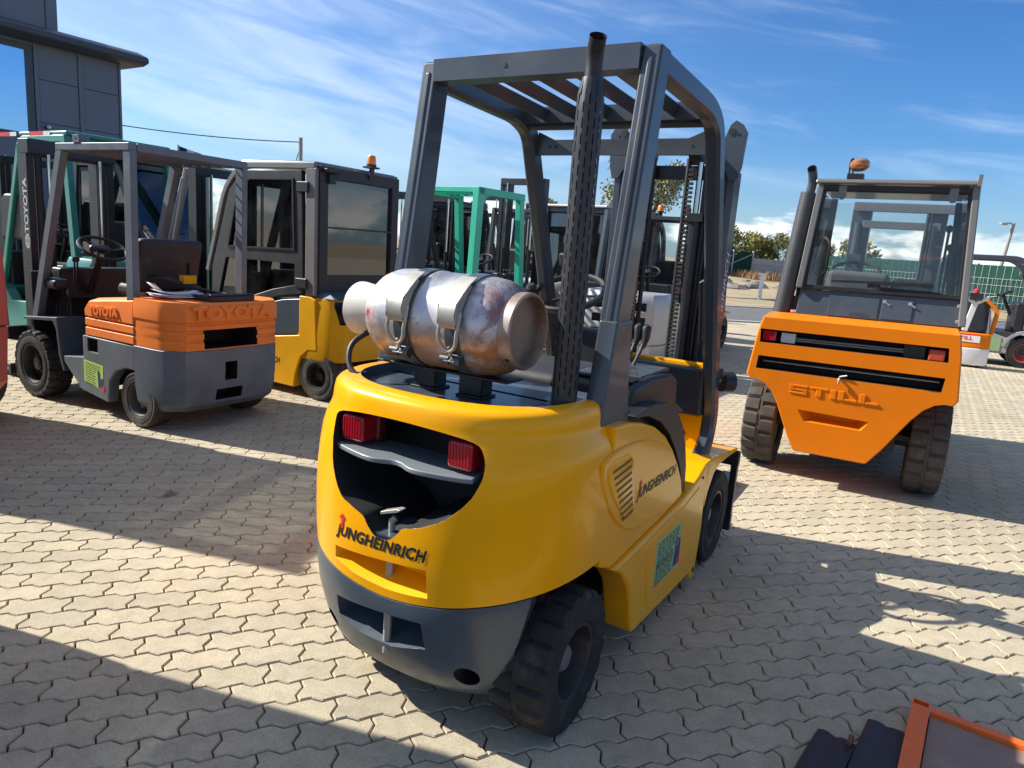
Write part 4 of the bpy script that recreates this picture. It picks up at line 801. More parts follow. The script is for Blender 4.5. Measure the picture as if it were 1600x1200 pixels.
# ------------------------------------------------------------------ the orange and grey forklift on the left
def orange_grey_forklift():
    t = thing('forklift', 'old forklift with faded orange hood over a worn grey chassis, papers on top', 'forklift', (-2.4586, 5.3874, 0), 151)
    # counterweight with chamfered corners
    plan = [(-0.20, 0.505), (-0.30, 0.49), (-0.415, 0.40), (-0.435, 0.20), (-0.435, -0.20), (-0.415, -0.40), (-0.30, -0.49), (-0.20, -0.505), (0.02, -0.505), (0.02, 0.505)]
    def ring(z, k=1.0, dx=0.0): return [(min(0.02, x*k+dx) if x < 0 else x, y*(0.5+0.5*k), z) for x, y in plan]
    m = MB(); m.loft([ring(0.15, 0.80), ring(0.20, 0.93), ring(0.30, 0.98), ring(0.45, 1.0), ring(0.605, 1.0)]); cw = obj('counterweight', m, [STEELG, DARKIN], t)
    cs = []
    c = MB(); c.box(-0.6, -0.25, -0.02, 0.085, 0.37, 0.505); cs.append(cutter(c, DARKIN))
    c = MB(); c.box(-0.6, -0.25, -0.075, 0.155, 0.225, 0.305); cs.append(cutter(c, DARKIN))
    boolean(cw, cs); b = cw.modifiers.new('bevel', 'BEVEL'); b.width = 0.012; b.segments = 3; b.limit_method = 'ANGLE'; b.angle_limit = rad(25); b.harden_normals = True
    # side plates
    for s in (1, -1):
        pl = [(0.02, 0.595), (0.50, 0.60), (0.66, 0.60), (0.66, 0.43), (0.95, 0.40), (0.93, 0.36), (0.70, 0.17), (0.36, 0.125), (0.33, 0.30), (0.25, 0.38), (0.14, 0.42), (0.02, 0.42)]
        m = MB(); m.loft([[(x, s*0.42, z) for x, z in pl], [(x, s*0.502, z) for x, z in pl]]); sp = obj('side_plate', m, [STEELG, DARKIN], t)
        c = MB(); c.box(0.47, 0.59, s*0.46 if s > 0 else -0.6, 0.6 if s > 0 else -0.46, 0.485, 0.585); boolean(sp, [cutter(c, DARKIN)])
        b = sp.modifiers.new('bevel', 'BEVEL'); b.width = 0.008; b.segments = 2; b.limit_method = 'ANGLE'; b.angle_limit = rad(30)
        if s > 0:
            m = MB(); m.prism([(0.655, 0.415), (0.655, 0.245), (0.415, 0.205), (0.405, 0.395)], 'y', 0.5025, 0.5035); stk = obj('sticker', m, LIME, t, smooth=0)
            m = MB(); rn = random.Random(5)
            for r in range(10):
                x = 0.635; zb = 0.395-0.017*r
                xe = 0.44 if r < 3 else 0.50
                while x > xe+0.015:
                    L_ = rn.uniform(0.012, 0.03); x2 = max(xe, x-L_); m.box(x2, x, 0.5037, 0.5041, zb-(0.645-x)*0.10-0.003, zb-(0.645-x)*0.10+0.003); x = x2-0.007
            obj('print_line', m, INK, stk, smooth=0)
            m = MB(); m.prism([(0.475, 0.22), (0.42, 0.212), (0.412, 0.30), (0.44, 0.285), (0.45, 0.345), (0.48, 0.34)], 'y', 0.5037, 0.5042); m.prism([(0.43, 0.20), (0.40, 0.195), (0.395, 0.24), (0.425, 0.24)], 'y', 0.5037, 0.5043, 1); obj('print_picture', m, [INKBLUE, INKRED], stk, smooth=0)
        # step and fender
        m = MB(); m.box(0.66, 1.0, s*0.30 if s > 0 else -0.49, 0.49 if s > 0 else -0.30, 0.37, 0.395); obj('step_plate', m, STEELG, t)
        fd = [(0.99, 0.695), (1.46, 0.655), (1.48, 0.63), (1.05, 0.66), (1.01, 0.60), (0.985, 0.40), (0.935, 0.28), (0.91, 0.29), (0.955, 0.42)]
        m = MB(); m.loft([[(x, s*0.30, z) for x, z in fd], [(x, s*0.51, z) for x, z in fd]]); obj('fender', m, GREYB, t, bevel=0.006)
    # hood
    hp = [(-0.245, 0.50), (-0.30, 0.485), (-0.425, 0.40), (-0.445, 0.20), (-0.445, -0.20), (-0.425, -0.40), (-0.30, -0.485), (-0.245, -0.50), (0.02, -0.50), (0.02, 0.50)]
    def hr(z, k, top=1.0): return [((x+0.03)*k-0.03, y*(0.985 if k < 1 else 1.0)*top, z) for x, y in hp]
    m = MB(); rings = []
    for z, k in ((0.607, 0.985), (0.66, 0.985), (0.668, 0.955), (0.680, 0.955), (0.688, 0.985), (0.725, 0.985), (0.733, 0.955), (0.745, 0.955), (0.753, 0.985), (0.782, 0.985), (0.790, 0.957), (0.800, 0.957), (0.81, 1.0), (0.90, 1.0), (0.93, 0.985), (0.945, 0.95)): rings.append(hr(z, k))
    m.loft(rings); hd = obj('rear_hood', m, [ORA_T, DARKIN], t)
    c = MB(); c.box(-0.6, -0.15, -0.20, 0.262, 0.615, 0.752); boolean(hd, [cutter(c, DARKIN)])
    b = hd.modifiers.new('bevel', 'BEVEL'); b.width = 0.008; b.segments = 2; b.limit_method = 'ANGLE'; b.angle_limit = rad(30)
    m = MB()
    side = lambda s, z0, z1, xf, yo: m.loft([[(0.025, s*yo, z0), (xf, s*yo, z0), (xf, s*0.10, z0), (0.025, s*0.10, z0)], [(0.025, s*yo, z1), (xf, s*yo, z1), (xf, s*0.10, z1), (0.025, s*0.10, z1)]])
    for s in (1, -1):
        m = MB(); side(s, 0.607, 0.668, 0.622, 0.50); side(s, 0.668, 0.682, 0.61, 0.484); side(s, 0.682, 0.738, 0.622, 0.50); side(s, 0.738, 0.752, 0.61, 0.484)
        m.loft([[(0.025, s*0.50, 0.752), (0.622, s*0.50, 0.752), (0.622, s*0.10, 0.752), (0.025, s*0.10, 0.752)], [(0.025, s*0.50, 0.86), (0.625, s*0.50, 0.80), (0.625, s*0.10, 0.80), (0.025, s*0.10, 0.86)], [(0.025, s*0.495, 0.92), (0.57, s*0.495, 0.865), (0.57, s*0.10, 0.865), (0.025, s*0.10, 0.92)], [(0.025, s*0.46, 0.945), (0.50, s*0.46, 0.895), (0.50, s*0.10, 0.895), (0.025, s*0.10, 0.945)]])
        o = obj('side_hood', m, ORA_T, t, bevel=0.006)
        if s > 0:
            obj('lettering', text_mb('TOYOTA', 0.085, lambda u, v, w: (0.375-u, 0.494+0.016*w, 0.806+v+0.05*u), 1, bold=0.045, sx=1.0), ORA_T, o, smooth=0)
    def fl(u, v, w): return (-0.436-0.022*w, -u+0.02, 0.868+v)
    obj('lettering', text_mb('TOYOTA', 0.120, fl, 1, bold=0.06, sx=1.36), ORA_T, hd, smooth=0)
    m = MB(); m.box(0.025, 0.60, -0.11, 0.11, 0.607, 0.90); m.box(0.62, 0.64, -0.48, 0.48, 0.40, 0.80); m.box(0.62, 1.40, -0.30, 0.30, 0.18, 0.38); m.box(-0.2, 0.4, -0.33, 0.33, 0.3, 0.6); m.box(1.38, 1.42, -0.48, 0.48, 0.38, 1.02); obj('chassis', m, DARKIN, t)
    m = MB(); m.box(1.22, 1.36, -0.34, 0.34, 0.80, 1.06); obj('dash_panel', m, BLACK, t, bevel=0.02)
    m = MB(); m.box(1.04, 1.26, 0.36, 0.48, 0.90, 0.985); obj('lever_box', m, BLACK, t, bevel=0.035, seg=3)
    m = MB()
    for k in range(5): x = 1.0+0.05*k; m.tube([(x, 0.40, 0.55+0.03*k), (x+0.06, 0.36, 0.75), (1.2, 0.30, 0.93)], 0.010, 6)
    obj('hydraulic_hose', m, BLACK, t)
    for k in range(2): m = MB(); m.tube([(1.10+0.05*k, 0.30-0.05*k, 0.95), (1.05+0.05*k, 0.32-0.05*k, 1.13)], 0.008, 6); m.lathe([(0, 0.012), (0.02, 0.02), (0.04, 0.012), (0.042, 0.001)], (1.05+0.05*k, 0.32-0.05*k, 1.12), (0, 0, 1), 10); obj('control_lever', m, BLACK, t)
    m = MB(); m.box(0.22, 0.64, -0.24, 0.24, 0.90, 1.0); obj('seat_cushion', m, SEATM, t, bevel=0.04, seg=3)
    m = MB(); m.prism([(0.29, 0.98), (0.17, 1.36), (0.06, 1.36), (0.16, 0.95)], 'y', -0.13, 0.40); obj('seat_backrest', m, SEATM, t, bevel=0.045, seg=3)
    m = MB(); m.tube(smoothpath([(0.15, 0.27, 0.98), (0.16, 0.30, 1.08), (-0.05, 0.30, 1.10), (-0.1, 0.1, 1.02), (-0.22, -0.06, 0.98)], 0.1, 5), 0.012, 8); obj('seat_hose', m, BLACK, t)
    m = MB(); m.box(-0.41, -0.20, -0.20, 0.19, 0.947, 0.985); m.box(-0.41, -0.37, -0.20, 0.19, 0.985, 1.0); obj('hood_tray', m, BLACK, t, bevel=0.006)
    m = MB(); m.box(-0.10, -0.06, 0.10, 0.13, 0.94, 1.20); m.box(-0.11, -0.05, 0.08, 0.18, 1.05, 1.11, 1); obj('hood_latch', m, [BLACK, YEL2], t)
    steering(t, (0.98, 0.13, 1.235), -28, 0.175, 0.014, BLACK, True)
    # guard
    for s in (1, -1):
        y = s*0.465
        m = MB(); m.beam((0.07, y, 0.60), (0.055, y, 1.955), 0.05, 0.085, up=(1, 0, 0)); obj('guard_post', m, STEELG, t, bevel=0.006)
        m = MB(); m.beam((1.34, y, 0.655), (0.88, y, 1.955), 0.055, 0.075, up=(1, 0, 0)); obj('guard_post', m, STEELG, t, bevel=0.006)
        m = MB(); m.box(0.02, 0.92, y-0.03, y+0.03, 1.945, 1.998); obj('guard_rail', m, STEELG, t, bevel=0.006)
        if s < 0: m = MB(); m.beam((0.06, y+0.02, 1.0), (0.06, y+0.02, 1.9), 0.05, 0.05, up=(1, 0, 0)); 
    m = MB(); m.box(0.015, 0.065, -0.435, 0.435, 1.945, 1.997); obj('rear_crossbar', m, STEELG, t, bevel=0.005)
    m = MB(); m.box(0.86, 0.91, -0.435, 0.435, 1.945, 1.997); obj('front_crossbar', m, STEELG, t, bevel=0.005)
    for k in range(6): x = 0.16+0.125*k; m = MB(); m.beam((x, -0.435, 1.968), (x, 0.435, 1.968), 0.012, 0.055, up=(0.75, 0, 0.65)); obj('roof_bar', m, GREYB, t, bevel=0.002, seg=1)
    m = MB(); m.box(0.60, 0.68, 0.42, 0.50, 1.998, 2.052); m.lathe([(0, 0.008), (0.002, 0.008), (0.002, 0.001)], (0.64, 0.5005, 2.03), (0, 1, 0), 8, 1); obj('guard_bracket', m, [STEELG, DARKIN], t, bevel=0.004)
    for s in (1, -1):
        wheel(t, (0.0, s*0.415, 0.205), 0.205, 0.165, 0.128, s, tread=False, tyre=RUBD, hubmat=SILV if s > 0 else RIM, rimmat=DRIM)
        wheel(t, (1.36, s*0.43, 0.275), 0.275, 0.19, 0.165, s, tyre=RUB)
    mast(t, 1.60, 2.02, 0.33, BLKMET, dep=0.14)
    m = MB(); m.box(1.56, 1.72, -0.36, 0.36, 1.94, 2.06); obj('mast_head', m, BLKMET, t, bevel=0.01)
    def fm(u, v, w): return (1.645+v*0.95, 0.3595, 1.53+u)
    obj('lettering', text_mb('TOYOTA', 0.085, fm, bold=0.02, sx=1.25), WLET, t, smooth=0)
    m = MB(); e = MB()
    def oval(mb, cx, cz, rx, rz, w):
        R = [];
        for k in range(24): a = 2*pi*k/24; R.append([(cx+(rx-w)*cos(a), 0.3595, cz+(rz-w)*sin(a)), (cx+(rx+w)*cos(a), 0.3595, cz+(rz+w)*sin(a))])
        mb.loft(R, False, False, False, 0, True)
    oval(m, 1.645, 1.245, 0.032, 0.055, 0.0045); oval(m, 1.645, 1.245, 0.012, 0.05, 0.004); oval(m, 1.655, 1.245, 0.02, 0.028, 0.004); obj('emblem', m, WLET, t, smooth=0)
    return t
orange_grey_forklift()
def papers():
    t = thing('paper_stack', 'loose white papers lying on the orange hood behind the seat', 'papers', (-2.500, 5.125, 0.950), 151-18)
    rn = random.Random(2)
    for k in range(5):
        a = rn.uniform(-0.25, 0.25); dx, dy = rn.uniform(-0.02, 0.02), rn.uniform(-0.03, 0.03); mb = MB(); n = 6; vs = []
        for i in range(n+1):
            for j in range(n+1):
                x = -0.105+0.21*i/n; y = -0.15+0.30*j/n; z = 0.008*k+0.004+(0.07 if k == 4 else 0.03)*max(0, (abs(y)/0.15))**3*(1 if k > 2 else 0.3)*(1 if y > 0 else 0.3)+0.006*sin(9*x+k)*(k/4)
                vs.append((x*cos(a)-y*sin(a)+dx, x*sin(a)+y*cos(a)+dy, z))
        mb.add(vs, [(i*(n+1)+j, (i+1)*(n+1)+j, (i+1)*(n+1)+j+1, i*(n+1)+j+1) for i in range(n) for j in range(n)]); o = obj('sheet', mb, PAPER, t)
        so = o.modifiers.new('thick', 'SOLIDIFY'); so.thickness = 0.003
papers()

# ------------------------------------------------------------------ the orange cab forklift on the right
def mesh_tube(parent, p, q, r, name='heat_shield', mat=None, n=26, pit=0.017):
    """expanded metal sleeve: rings of diamond openings"""
    p = Vector(p); q = Vector(q); ax = (q-p); L_ = ax.length; ax.normalize(); e1 = ax.orthogonal().normalized(); e2 = ax.cross(e1); K = int(L_/pit); V = []; Fc = []
    for k in range(K+1):
        for i in range(n):
            a = 2*pi*(i+0.5*(k % 2))/n; V.append(p+ax*(L_*k/K)+(e1*cos(a)+e2*sin(a))*r)
    mb = MB()
    w = 0.0034
    for k in range(K):
        for i in range(n):
            a = V[k*n+i]
            for j in ((i if k % 2 == 0 else (i+1) % n), ((i-1) % n if k % 2 == 0 else i)):
                b = V[(k+1)*n+j]; d = (b-a); rad_ = (a-p-ax*ax.dot(a-p)).normalized(); sd = d.cross(rad_).normalized()*w
                mb.add([a-sd, a+sd, b+sd, b-sd], [(0, 1, 2, 3)])
    return obj(name, mb, mat or BLACK, parent, smooth=0)
def orange_cab_forklift():
    t = thing('forklift', 'bright orange diesel forklift with closed grey cab, seen from behind', 'forklift', (2.462, 5.090, 0), 61.7)
    out = [(0.585, 1.150), (0.610, 1.05), (0.640, 0.80), (0.648, 0.735), (0.625, 0.708), (0.585, 0.708), (0.53, 0.690), (0.47, 0.640), (0.42, 0.560), (0.375, 0.455), (0.325, 0.34), (0.272, 0.240), (0.262, 0.232), (-0.190, 0.232), (-0.202, 0.240), (-0.275, 0.345), (-0.345, 0.465), (-0.41, 0.575), (-0.47, 0.655), (-0.53, 0.700), (-0.585, 0.715), (-0.63, 0.715), (-0.65, 0.745), (-0.642, 0.82), (-0.618, 1.05), (-0.596, 1.165)]
    m = MB(); cy = 0.0
    def sc(ky, kz, x, cz=0.75): return [(x+0.05*max(0, 0.62-z), y*ky, cz+(z-cz)*kz) for y, z in out]
    m.loft([sc(0.985, 0.985, -0.49), sc(1, 1, -0.475), sc(1, 1, -0.30), sc(1.0, 1.0, 0.02)]); cw = obj('counterweight', m, [ORA_S, DARKIN], t)
    cs = []
    def slot(poly, depth, mat, ins=0.0):
        c = MB(); c.prism([(y, z) for y, z in poly], 'x', -0.7, -0.49+depth); return cutter(c, mat)
    cs.append(slot([(0.585, 0.968), (0.590, 1.062), (-0.545, 1.072), (-0.555, 0.982)], 0.14, DARKIN))
    cs.append(slot([(0.588, 0.782), (0.582, 0.874), (-0.556, 0.882), (-0.548, 0.790)], 0.14, DARKIN))
    c = MB(); A = [(0.275, 0.535), (0.225, 0.455), (-0.135, 0.455), (-0.175, 0.525)]; Bq = [(0.20, 0.525), (0.18, 0.485), (-0.09, 0.485), (-0.11, 0.520)]
    c.loft([[(-0.7, y, z) for y, z in A], [(-0.484, y, z) for y, z in A], [(-0.40, y, z) for y, z in Bq]]); cs.append(cutter(c, ORA_S))
    boolean(cw, cs); b = cw.modifiers.new('bevel', 'BEVEL'); b.width = 0.013; b.segments = 4; b.limit_method = 'ANGLE'; b.angle_limit = rad(30); b.harden_normals = True
    # tail lamps, rods, hook
    for y in (0.53, -0.49):
        m = MB(); m.box(-0.475, -0.42, y-0.045, y+0.05, 0.978, 1.055); obj('tail_lamp', m, REDLAMP if y > 0 else material('amber red lamp', (0.50, 0.06, 0.02), 0.25), t, bevel=0.012)
    m = MB(); m.box(-0.465, -0.42, 0.36, 0.455, 0.978, 1.05); obj('reverse_lamp', m, CLEARL, t, bevel=0.008)
    m = MB(); m.box(-0.45, -0.43, -0.42, -0.30, 0.985, 1.06); obj('lamp_blank', m, BLACK, t)
    for z, y0, y1 in ((1.015, 0.36, -0.30), (1.0, 0.36, -0.30), (0.835, 0.55, -0.53)):
        m = MB(); m.tube([(-0.44, y0, z), (-0.44, y1, z+0.012)], 0.006, 6); obj('trim_rod', m, BARE, t)
    m = MB(); m.tube(smoothpath([(-0.44, 0.045, 0.79), (-0.51, 0.045, 0.79), (-0.51, 0.045, 0.755)], 0.02), 0.008, 8); m.tube([(-0.49, 0.045, 0.80), (-0.50, -0.0, 0.815)], 0.006, 6); obj('latch_hook', m, BARE, t)
    # embossed letters S T I L L, built from bars
    m = MB(); z0, h = 0.642, 0.064
    def bar(y0, y1, a, b_): m.box(-0.494, -0.478, min(y0, y1), max(y0, y1), z0+h*a, z0+h*b_)
    x = 0.345; w = 0.115
    bar(x, x-w, 0.76, 1.0); bar(x, x-0.03, 0.58, 0.76); bar(x, x-w, 0.40, 0.58); bar(x-w+0.03, x-w, 0.22, 0.40); bar(x, x-w, 0.0, 0.22)
    x = 0.215; bar(x, x-0.115, 0.78, 1.0); bar(x-0.042, x-0.075, 0, 0.78)
    x = 0.085; bar(x, x-0.035, 0, 1.0)
    for x in (0.035, -0.095): bar(x, x-0.035, 0, 1.0); bar(x-0.035, x-0.115, 0, 0.24)
    obj('lettering', m, ORA_S, cw, bevel=0.003, seg=1)
    # upper body and hood
    m = MB(); m.loft([[(-0.47, 0.585, 1.147), (-0.47, -0.598, 1.160), (0.3, -0.598, 1.160), (0.3, 0.585, 1.147)], [(-0.38, 0.56, 1.178), (-0.38, -0.585, 1.19), (0.3, -0.585, 1.19), (0.3, 0.56, 1.178)]]); obj('engine_cover', m, ORA_S, t, bevel=0.012)
    m = MB(); m.box(0.02, 1.5, -0.52, 0.52, 0.30, 1.15); obj('chassis', m, DARKIN, t)
    for s in (1, -1):
        m = MB(); m.box(0.34, 1.25, s*0.52 if s > 0 else -0.58, 0.58 if s > 0 else -0.52, 0.25, 1.0); obj('side_panel', m, ORA_S, t, bevel=0.02)
        m = MB(); m.tube([(0, s*0.15, 0.36), (0, s*0.55, 0.36)], 0.055, 10); m.box(-0.08, 0.08, s*0.30-0.05, s*0.30+0.05, 0.26, 0.46); obj('steer_axle', m, RIM, t)
    # lower cab rear panel
    yl0, yr0 = 0.405, -0.600
    m = MB(); m.loft([[(-0.32, yl0, 1.178), (-0.32, yr0, 1.195), (-0.26, yr0, 1.195), (-0.26, yl0, 1.178)], [(-0.29, yl0-0.012, 1.352), (-0.29, yr0+0.025, 1.372), (-0.24, yr0+0.025, 1.372), (-0.24, yl0-0.012, 1.352)]]); lp = obj('rear_panel', m, GREYB, t, bevel=0.006)
    m = MB(); m.loft([[(-0.325, -0.125, 1.20), (-0.325, -0.31, 1.205), (-0.312, -0.31, 1.205), (-0.312, -0.125, 1.20)], [(-0.303, -0.125, 1.335), (-0.303, -0.31, 1.338), (-0.29, -0.31, 1.338), (-0.29, -0.125, 1.335)]]); obj('hatch', m, GREYB, lp, bevel=0.004)
    m = MB(); m.loft([[(-0.325, 0.20, 1.19), (-0.325, -0.11, 1.194), (-0.312, -0.11, 1.194), (-0.312, 0.20, 1.19)], [(-0.303, 0.20, 1.33), (-0.303, -0.11, 1.332), (-0.29, -0.11, 1.332), (-0.29, 0.20, 1.33)]]); obj('hatch', m, GREYB, lp, bevel=0.004)
    m = MB()
    for y, z in ((-0.57, 1.23), (-0.565, 1.33)): m.lathe([(0, 0.014), (0.006, 0.012), (0.008, 0.001)], (-0.325+0.03*(z-1.18)/0.17, y, z), (-1, 0, 0), 10)
    for y in (-0.14, -0.29): m.lathe([(0, 0.012), (0.01, 0.012), (0.01, 0.001)], (-0.30, y, 1.315), (-1, 0, 0.2), 8); m.beam((-0.312, y, 1.315), (-0.312, y-0.035, 1.295), 0.008, 0.01)
    obj('panel_screw', m, BARE, lp)
    obj('lettering', text_mb('STILL', 0.034, lambda u, v, w: (-0.3245, -u+0.0, 1.215+v*0.97), bold=0.02, sx=1.6), GUARD, lp, smooth=0)
    # cab: rear frame posts
    def P(y, z): x = -0.30+0.03*(z-1.36)/0.7; return Vector((x, y, z))
    wl0, wr0, wl1, wr1, zb, zt = 0.378, -0.562, 0.338, -0.512, 1.372, 2.035
    for a, b_, mt in (((0.405, 1.36), (0.362, 2.06), CABG), ((-0.597, 1.20), (-0.535, 2.09), CABG)):
        m = MB(); m.beam(P(*a), P(*b_), 0.042, 0.07, up=(1, 0, 0)); obj('cab_post', m, mt, t, bevel=0.008)
    for (ya, yb, z, hh) in ((wl1+0.02, wr1-0.02, 2.045, 0.035),):
        m = MB(); m.beam(P(ya, z), P(yb, z+0.003), 0.05, hh); obj('window_header', m, BLACK, t, bevel=0.004)
    fr = MB(); wn = [P(wl0, zb), P(wr0, zb+0.012), P(wr1, zt), P(wl1, zt)]; nrm = Vector((-1, 0, 0.04))
    fr.sweep(wn, nrm, [(-0.004, -0.014), (0.014, -0.014), (0.014, 0.014), (-0.004, 0.014)], 0, True); wf = obj('window_frame', fr, BLACK, t, bevel=0.004)
    g = MB(); g.add(wn, [(0, 1, 2, 3)]); gl = obj('window', g, GLASS, wf, smooth=0); so = gl.modifiers.new('thick', 'SOLIDIFY'); so.thickness = 0.005
    for y in (0.225, -0.42):
        m = MB(); yo = y; m.prism([(yo+0.024, 2.06), (yo-0.024, 2.06), (yo-0.026, 1.99), (yo-0.012, 1.968), (yo+0.012, 1.968), (yo+0.026, 1.99)], 'x', -0.298, -0.288); m.lathe([(0, 0.011), (0.008, 0.011), (0.008, 0.001)], (-0.296, yo, 1.993), (-1, 0, 0), 8); obj('window_hinge', m, CABG, wf, bevel=0.003)
    # wiper
    m = MB(); m.beam((-0.312, 0.205, 1.425), (-0.312, -0.33, 1.448), 0.008, 0.016); m.beam((-0.318, -0.06, 1.432), (-0.318, -0.385, 1.446), 0.016, 0.022); m.box(-0.325, -0.29, -0.40, -0.34, 1.43, 1.455); obj('wiper', m, BLACK, t)
    m = MB(); m.box(-0.31, -0.27, -0.10, -0.02, 1.40, 1.44); m.tube([(-0.30, -0.06, 1.40), (-0.30, -0.45, 1.395)], 0.012, 6); obj('wiper_motor', m, BLACK, t, bevel=0.006)
    # roof
    m = MB(); m.loft([[(-0.34, 0.40, 2.068), (-0.34, -0.548, 2.074), (0.98, -0.53, 2.09), (0.98, 0.42, 2.085)], [(-0.33, 0.395, 2.10), (-0.33, -0.54, 2.106), (0.98, -0.525, 2.125), (0.98, 0.415, 2.12)]]); rf = obj('roof', m, CABG, t, bevel=0.012)
    m = MB(); m.box(-0.34, 0.9, -0.556, -0.535, 2.07, 2.14); obj('roof_gutter', m, CABG, rf)
    # side windows and front posts
    for s, yb, yt in ((1, 0.43, 0.39), (-1, -0.585, -0.515)):
        m = MB(); m.beam((1.22, yb, 1.15), (0.98, yt, 2.08), 0.06, 0.07, up=(1, 0, 0)); obj('cab_post', m, CABDK, t, bevel=0.008)
        m = MB(); m.beam((-0.25, yb, 1.25), (1.2, yb, 1.2), 0.04, 0.10); obj('door_sill', m, CABDK, t, bevel=0.006)
        m = MB(); m.add([(-0.24, yb, 1.30), (1.18, yb, 1.25), (0.98, yt, 2.05), (-0.26, yt, 2.05)], [(0, 1, 2, 3)]); o = obj('side_window', m, GLASS, t, smooth=0); so = o.modifiers.new('thick', 'SOLIDIFY'); so.thickness = 0.005
        m = MB(); m.tube(smoothpath([(0.95, yb-s*0.03, 1.45), (0.90, yb-s*0.07, 1.48), (0.88, yb-s*0.07, 1.72), (0.92, yb-s*0.03, 1.76)], 0.03), 0.010, 8); obj('grab_handle', m, BLACK, t)
    m = MB(); m.add([(1.22, 0.43, 1.2), (1.22, -0.58, 1.2), (0.99, -0.515, 2.05), (0.99, 0.39, 2.05)], [(0, 1, 2, 3)]); o = obj('windscreen', m, GLASS, t, smooth=0); so = o.modifiers.new('thick', 'SOLIDIFY'); so.thickness = 0.005
    m = MB(); m.box(1.10, 1.30, -0.55, 0.42, 0.95, 1.22); obj('dash_panel', m, BLACK, t, bevel=0.03)
    m = MB(); m.prism([(0.20, 1.05), (0.12, 1.50), (0.02, 1.50), (0.06, 1.05)], 'y', -0.14, 0.27); obj('seat_backrest', m, material('grey seat fabric', (0.085, 0.085, 0.085), 0.8, vary=0.1), t, bevel=0.04, seg=3)
    m = MB(); m.prism([(0.20, 1.05), (0.16, 1.47), (0.06, 1.47), (0.06, 1.05)], 'y', -0.42, -0.15); obj('armrest_console', m, BLACK, t, bevel=0.04, seg=3)
    m = MB(); m.box(0.05, 0.6, -0.2, 0.3, 1.0, 1.12); obj('seat_cushion', m, SEATM, t, bevel=0.04, seg=3)
    steering(t, (0.82, 0.13, 1.50), -24, 0.18, 0.014, BLACK, False)
    for k, (y, z) in enumerate(((-0.47, 1.86), (-0.50, 1.72))): m = MB(); m.tube([(0.75, y, 1.2), (0.80, y, z)], 0.010, 6); m.lathe([(0, 0.012), (0.02, 0.026), (0.05, 0.022), (0.06, 0.001)], (0.80, y, z-0.02), (0, 0, 1), 10); obj('control_lever', m, BLACK, t)
    # exhaust
    p0, p1 = (-0.27, 0.505, 1.165), (-0.24, 0.436, 2.01)
    m = MB(); m.tube(smoothpath([p0, p1, (-0.245, 0.425, 2.09), (-0.28, 0.432, 2.145), (-0.31, 0.437, 2.165)], 0.05, 5), 0.030, 16, caps=False); m.tube(smoothpath([p0, p1, (-0.245, 0.425, 2.09), (-0.28, 0.432, 2.145), (-0.309, 0.437, 2.164)], 0.05, 5), 0.025, 16, caps=False); m.box(-0.30, -0.20, 0.40, 0.56, 1.15, 1.18); ex = obj('exhaust_pipe', m, GREYB, t)
    mesh_tube(ex, p0, p1, 0.058, mat=material('pressed grey mesh', (0.085, 0.085, 0.09), 0.5, metal=0.3))
    m = MB(); m.tube([p0, p1], 0.052, 16); obj('silencer', m, material('sooty steel', (0.03, 0.03, 0.034), 0.6), ex)
    # beacon folded on its bracket
    m = MB(); m.tube(smoothpath([(-0.30, 0.20, 2.10), (-0.30, 0.205, 2.22), (-0.28, 0.19, 2.24), (-0.28, 0.18, 2.11)], 0.02), 0.006, 6); m.box(-0.33, -0.24, 0.11, 0.21, 2.10, 2.135); bb = obj('beacon', m, BLACK, t)
    m = MB(); m.lathe([(-0.03, 0.03), (-0.015, 0.055), (0.0, 0.062), (0.025, 0.060), (0.042, 0.045), (0.05, 0.02), (0.05, 0.001)], (-0.29, 0.145, 2.185), (0.1, 0.1, 1), 22); obj('lens', m, material('dull amber lens', (0.42, 0.17, 0.05), 0.2, coat=0.6, metal=0.3), bb)
    # wheels, mast
    TS = material('grey dusty tyre', (0.075, 0.066, 0.058), 0.9, vary=0.2, vscale=11, dirt=(0.16, 0.135, 0.105), dirt_amt=0.6, dirt_scale=9, bump=0.4, bscale=70, spec=0.2)
    for s in (1, -1):
        wheel(t, (0.0, s*0.545, 0.345), 0.345, 0.225, 0.19, s, tyre=TS, seg=100)
        wheel(t, (1.75, s*0.50, 0.36), 0.36, 0.25, 0.2, s, tyre=TS)
    MG = CABG
    for s, y in ((1, 0.22), (-1, -0.40)):
        m = MB(); m.box(1.95, 2.12, y-0.085, y+0.085, 0.15, 2.10); obj('mast_rail', m, GREYB, t, bevel=0.01, seg=1)
        m = MB(); m.box(1.90, 1.95, y-0.035, y+0.035, 0.15, 1.62); m.box(1.88, 1.96, y-0.05, y+0.05, 1.60, 1.66); m.tube([(1.92, y+0.02, 1.6), (1.92, y+0.02, 1.95)], 0.03, 10); obj('lift_cylinder', m, GREYB, t)
    for z, hh, y0, y1 in ((2.10, 0.085, 0.30, -0.53), (1.94, 0.07, 0.20, -0.44)):
        m = MB(); m.box(1.90, 1.94, y1, y0, z-hh/2, z+hh/2); obj('mast_crossbar', m, CABG, t, bevel=0.006)
    m = MB(); m.tube([(1.85, -0.33, 1.2), (1.85, -0.33, 2.05)], 0.012, 6); m.tube([(1.85, -0.36, 1.2), (1.85, -0.36, 2.05)], 0.012, 6); obj('hydraulic_hose', m, BLACK, t)
    for s in (-1, 1): m = MB(); m.sweep(smoothpath([(2.2, s*0.24, 0.6), (2.2, s*0.24, 0.07), (3.2, s*0.24, 0.05)], 0.05), (0, 1, 0), rsec(0.12, 0.045, 0.004)); obj('fork', m, BLKMET, t)
    return t
orange_cab_forklift()

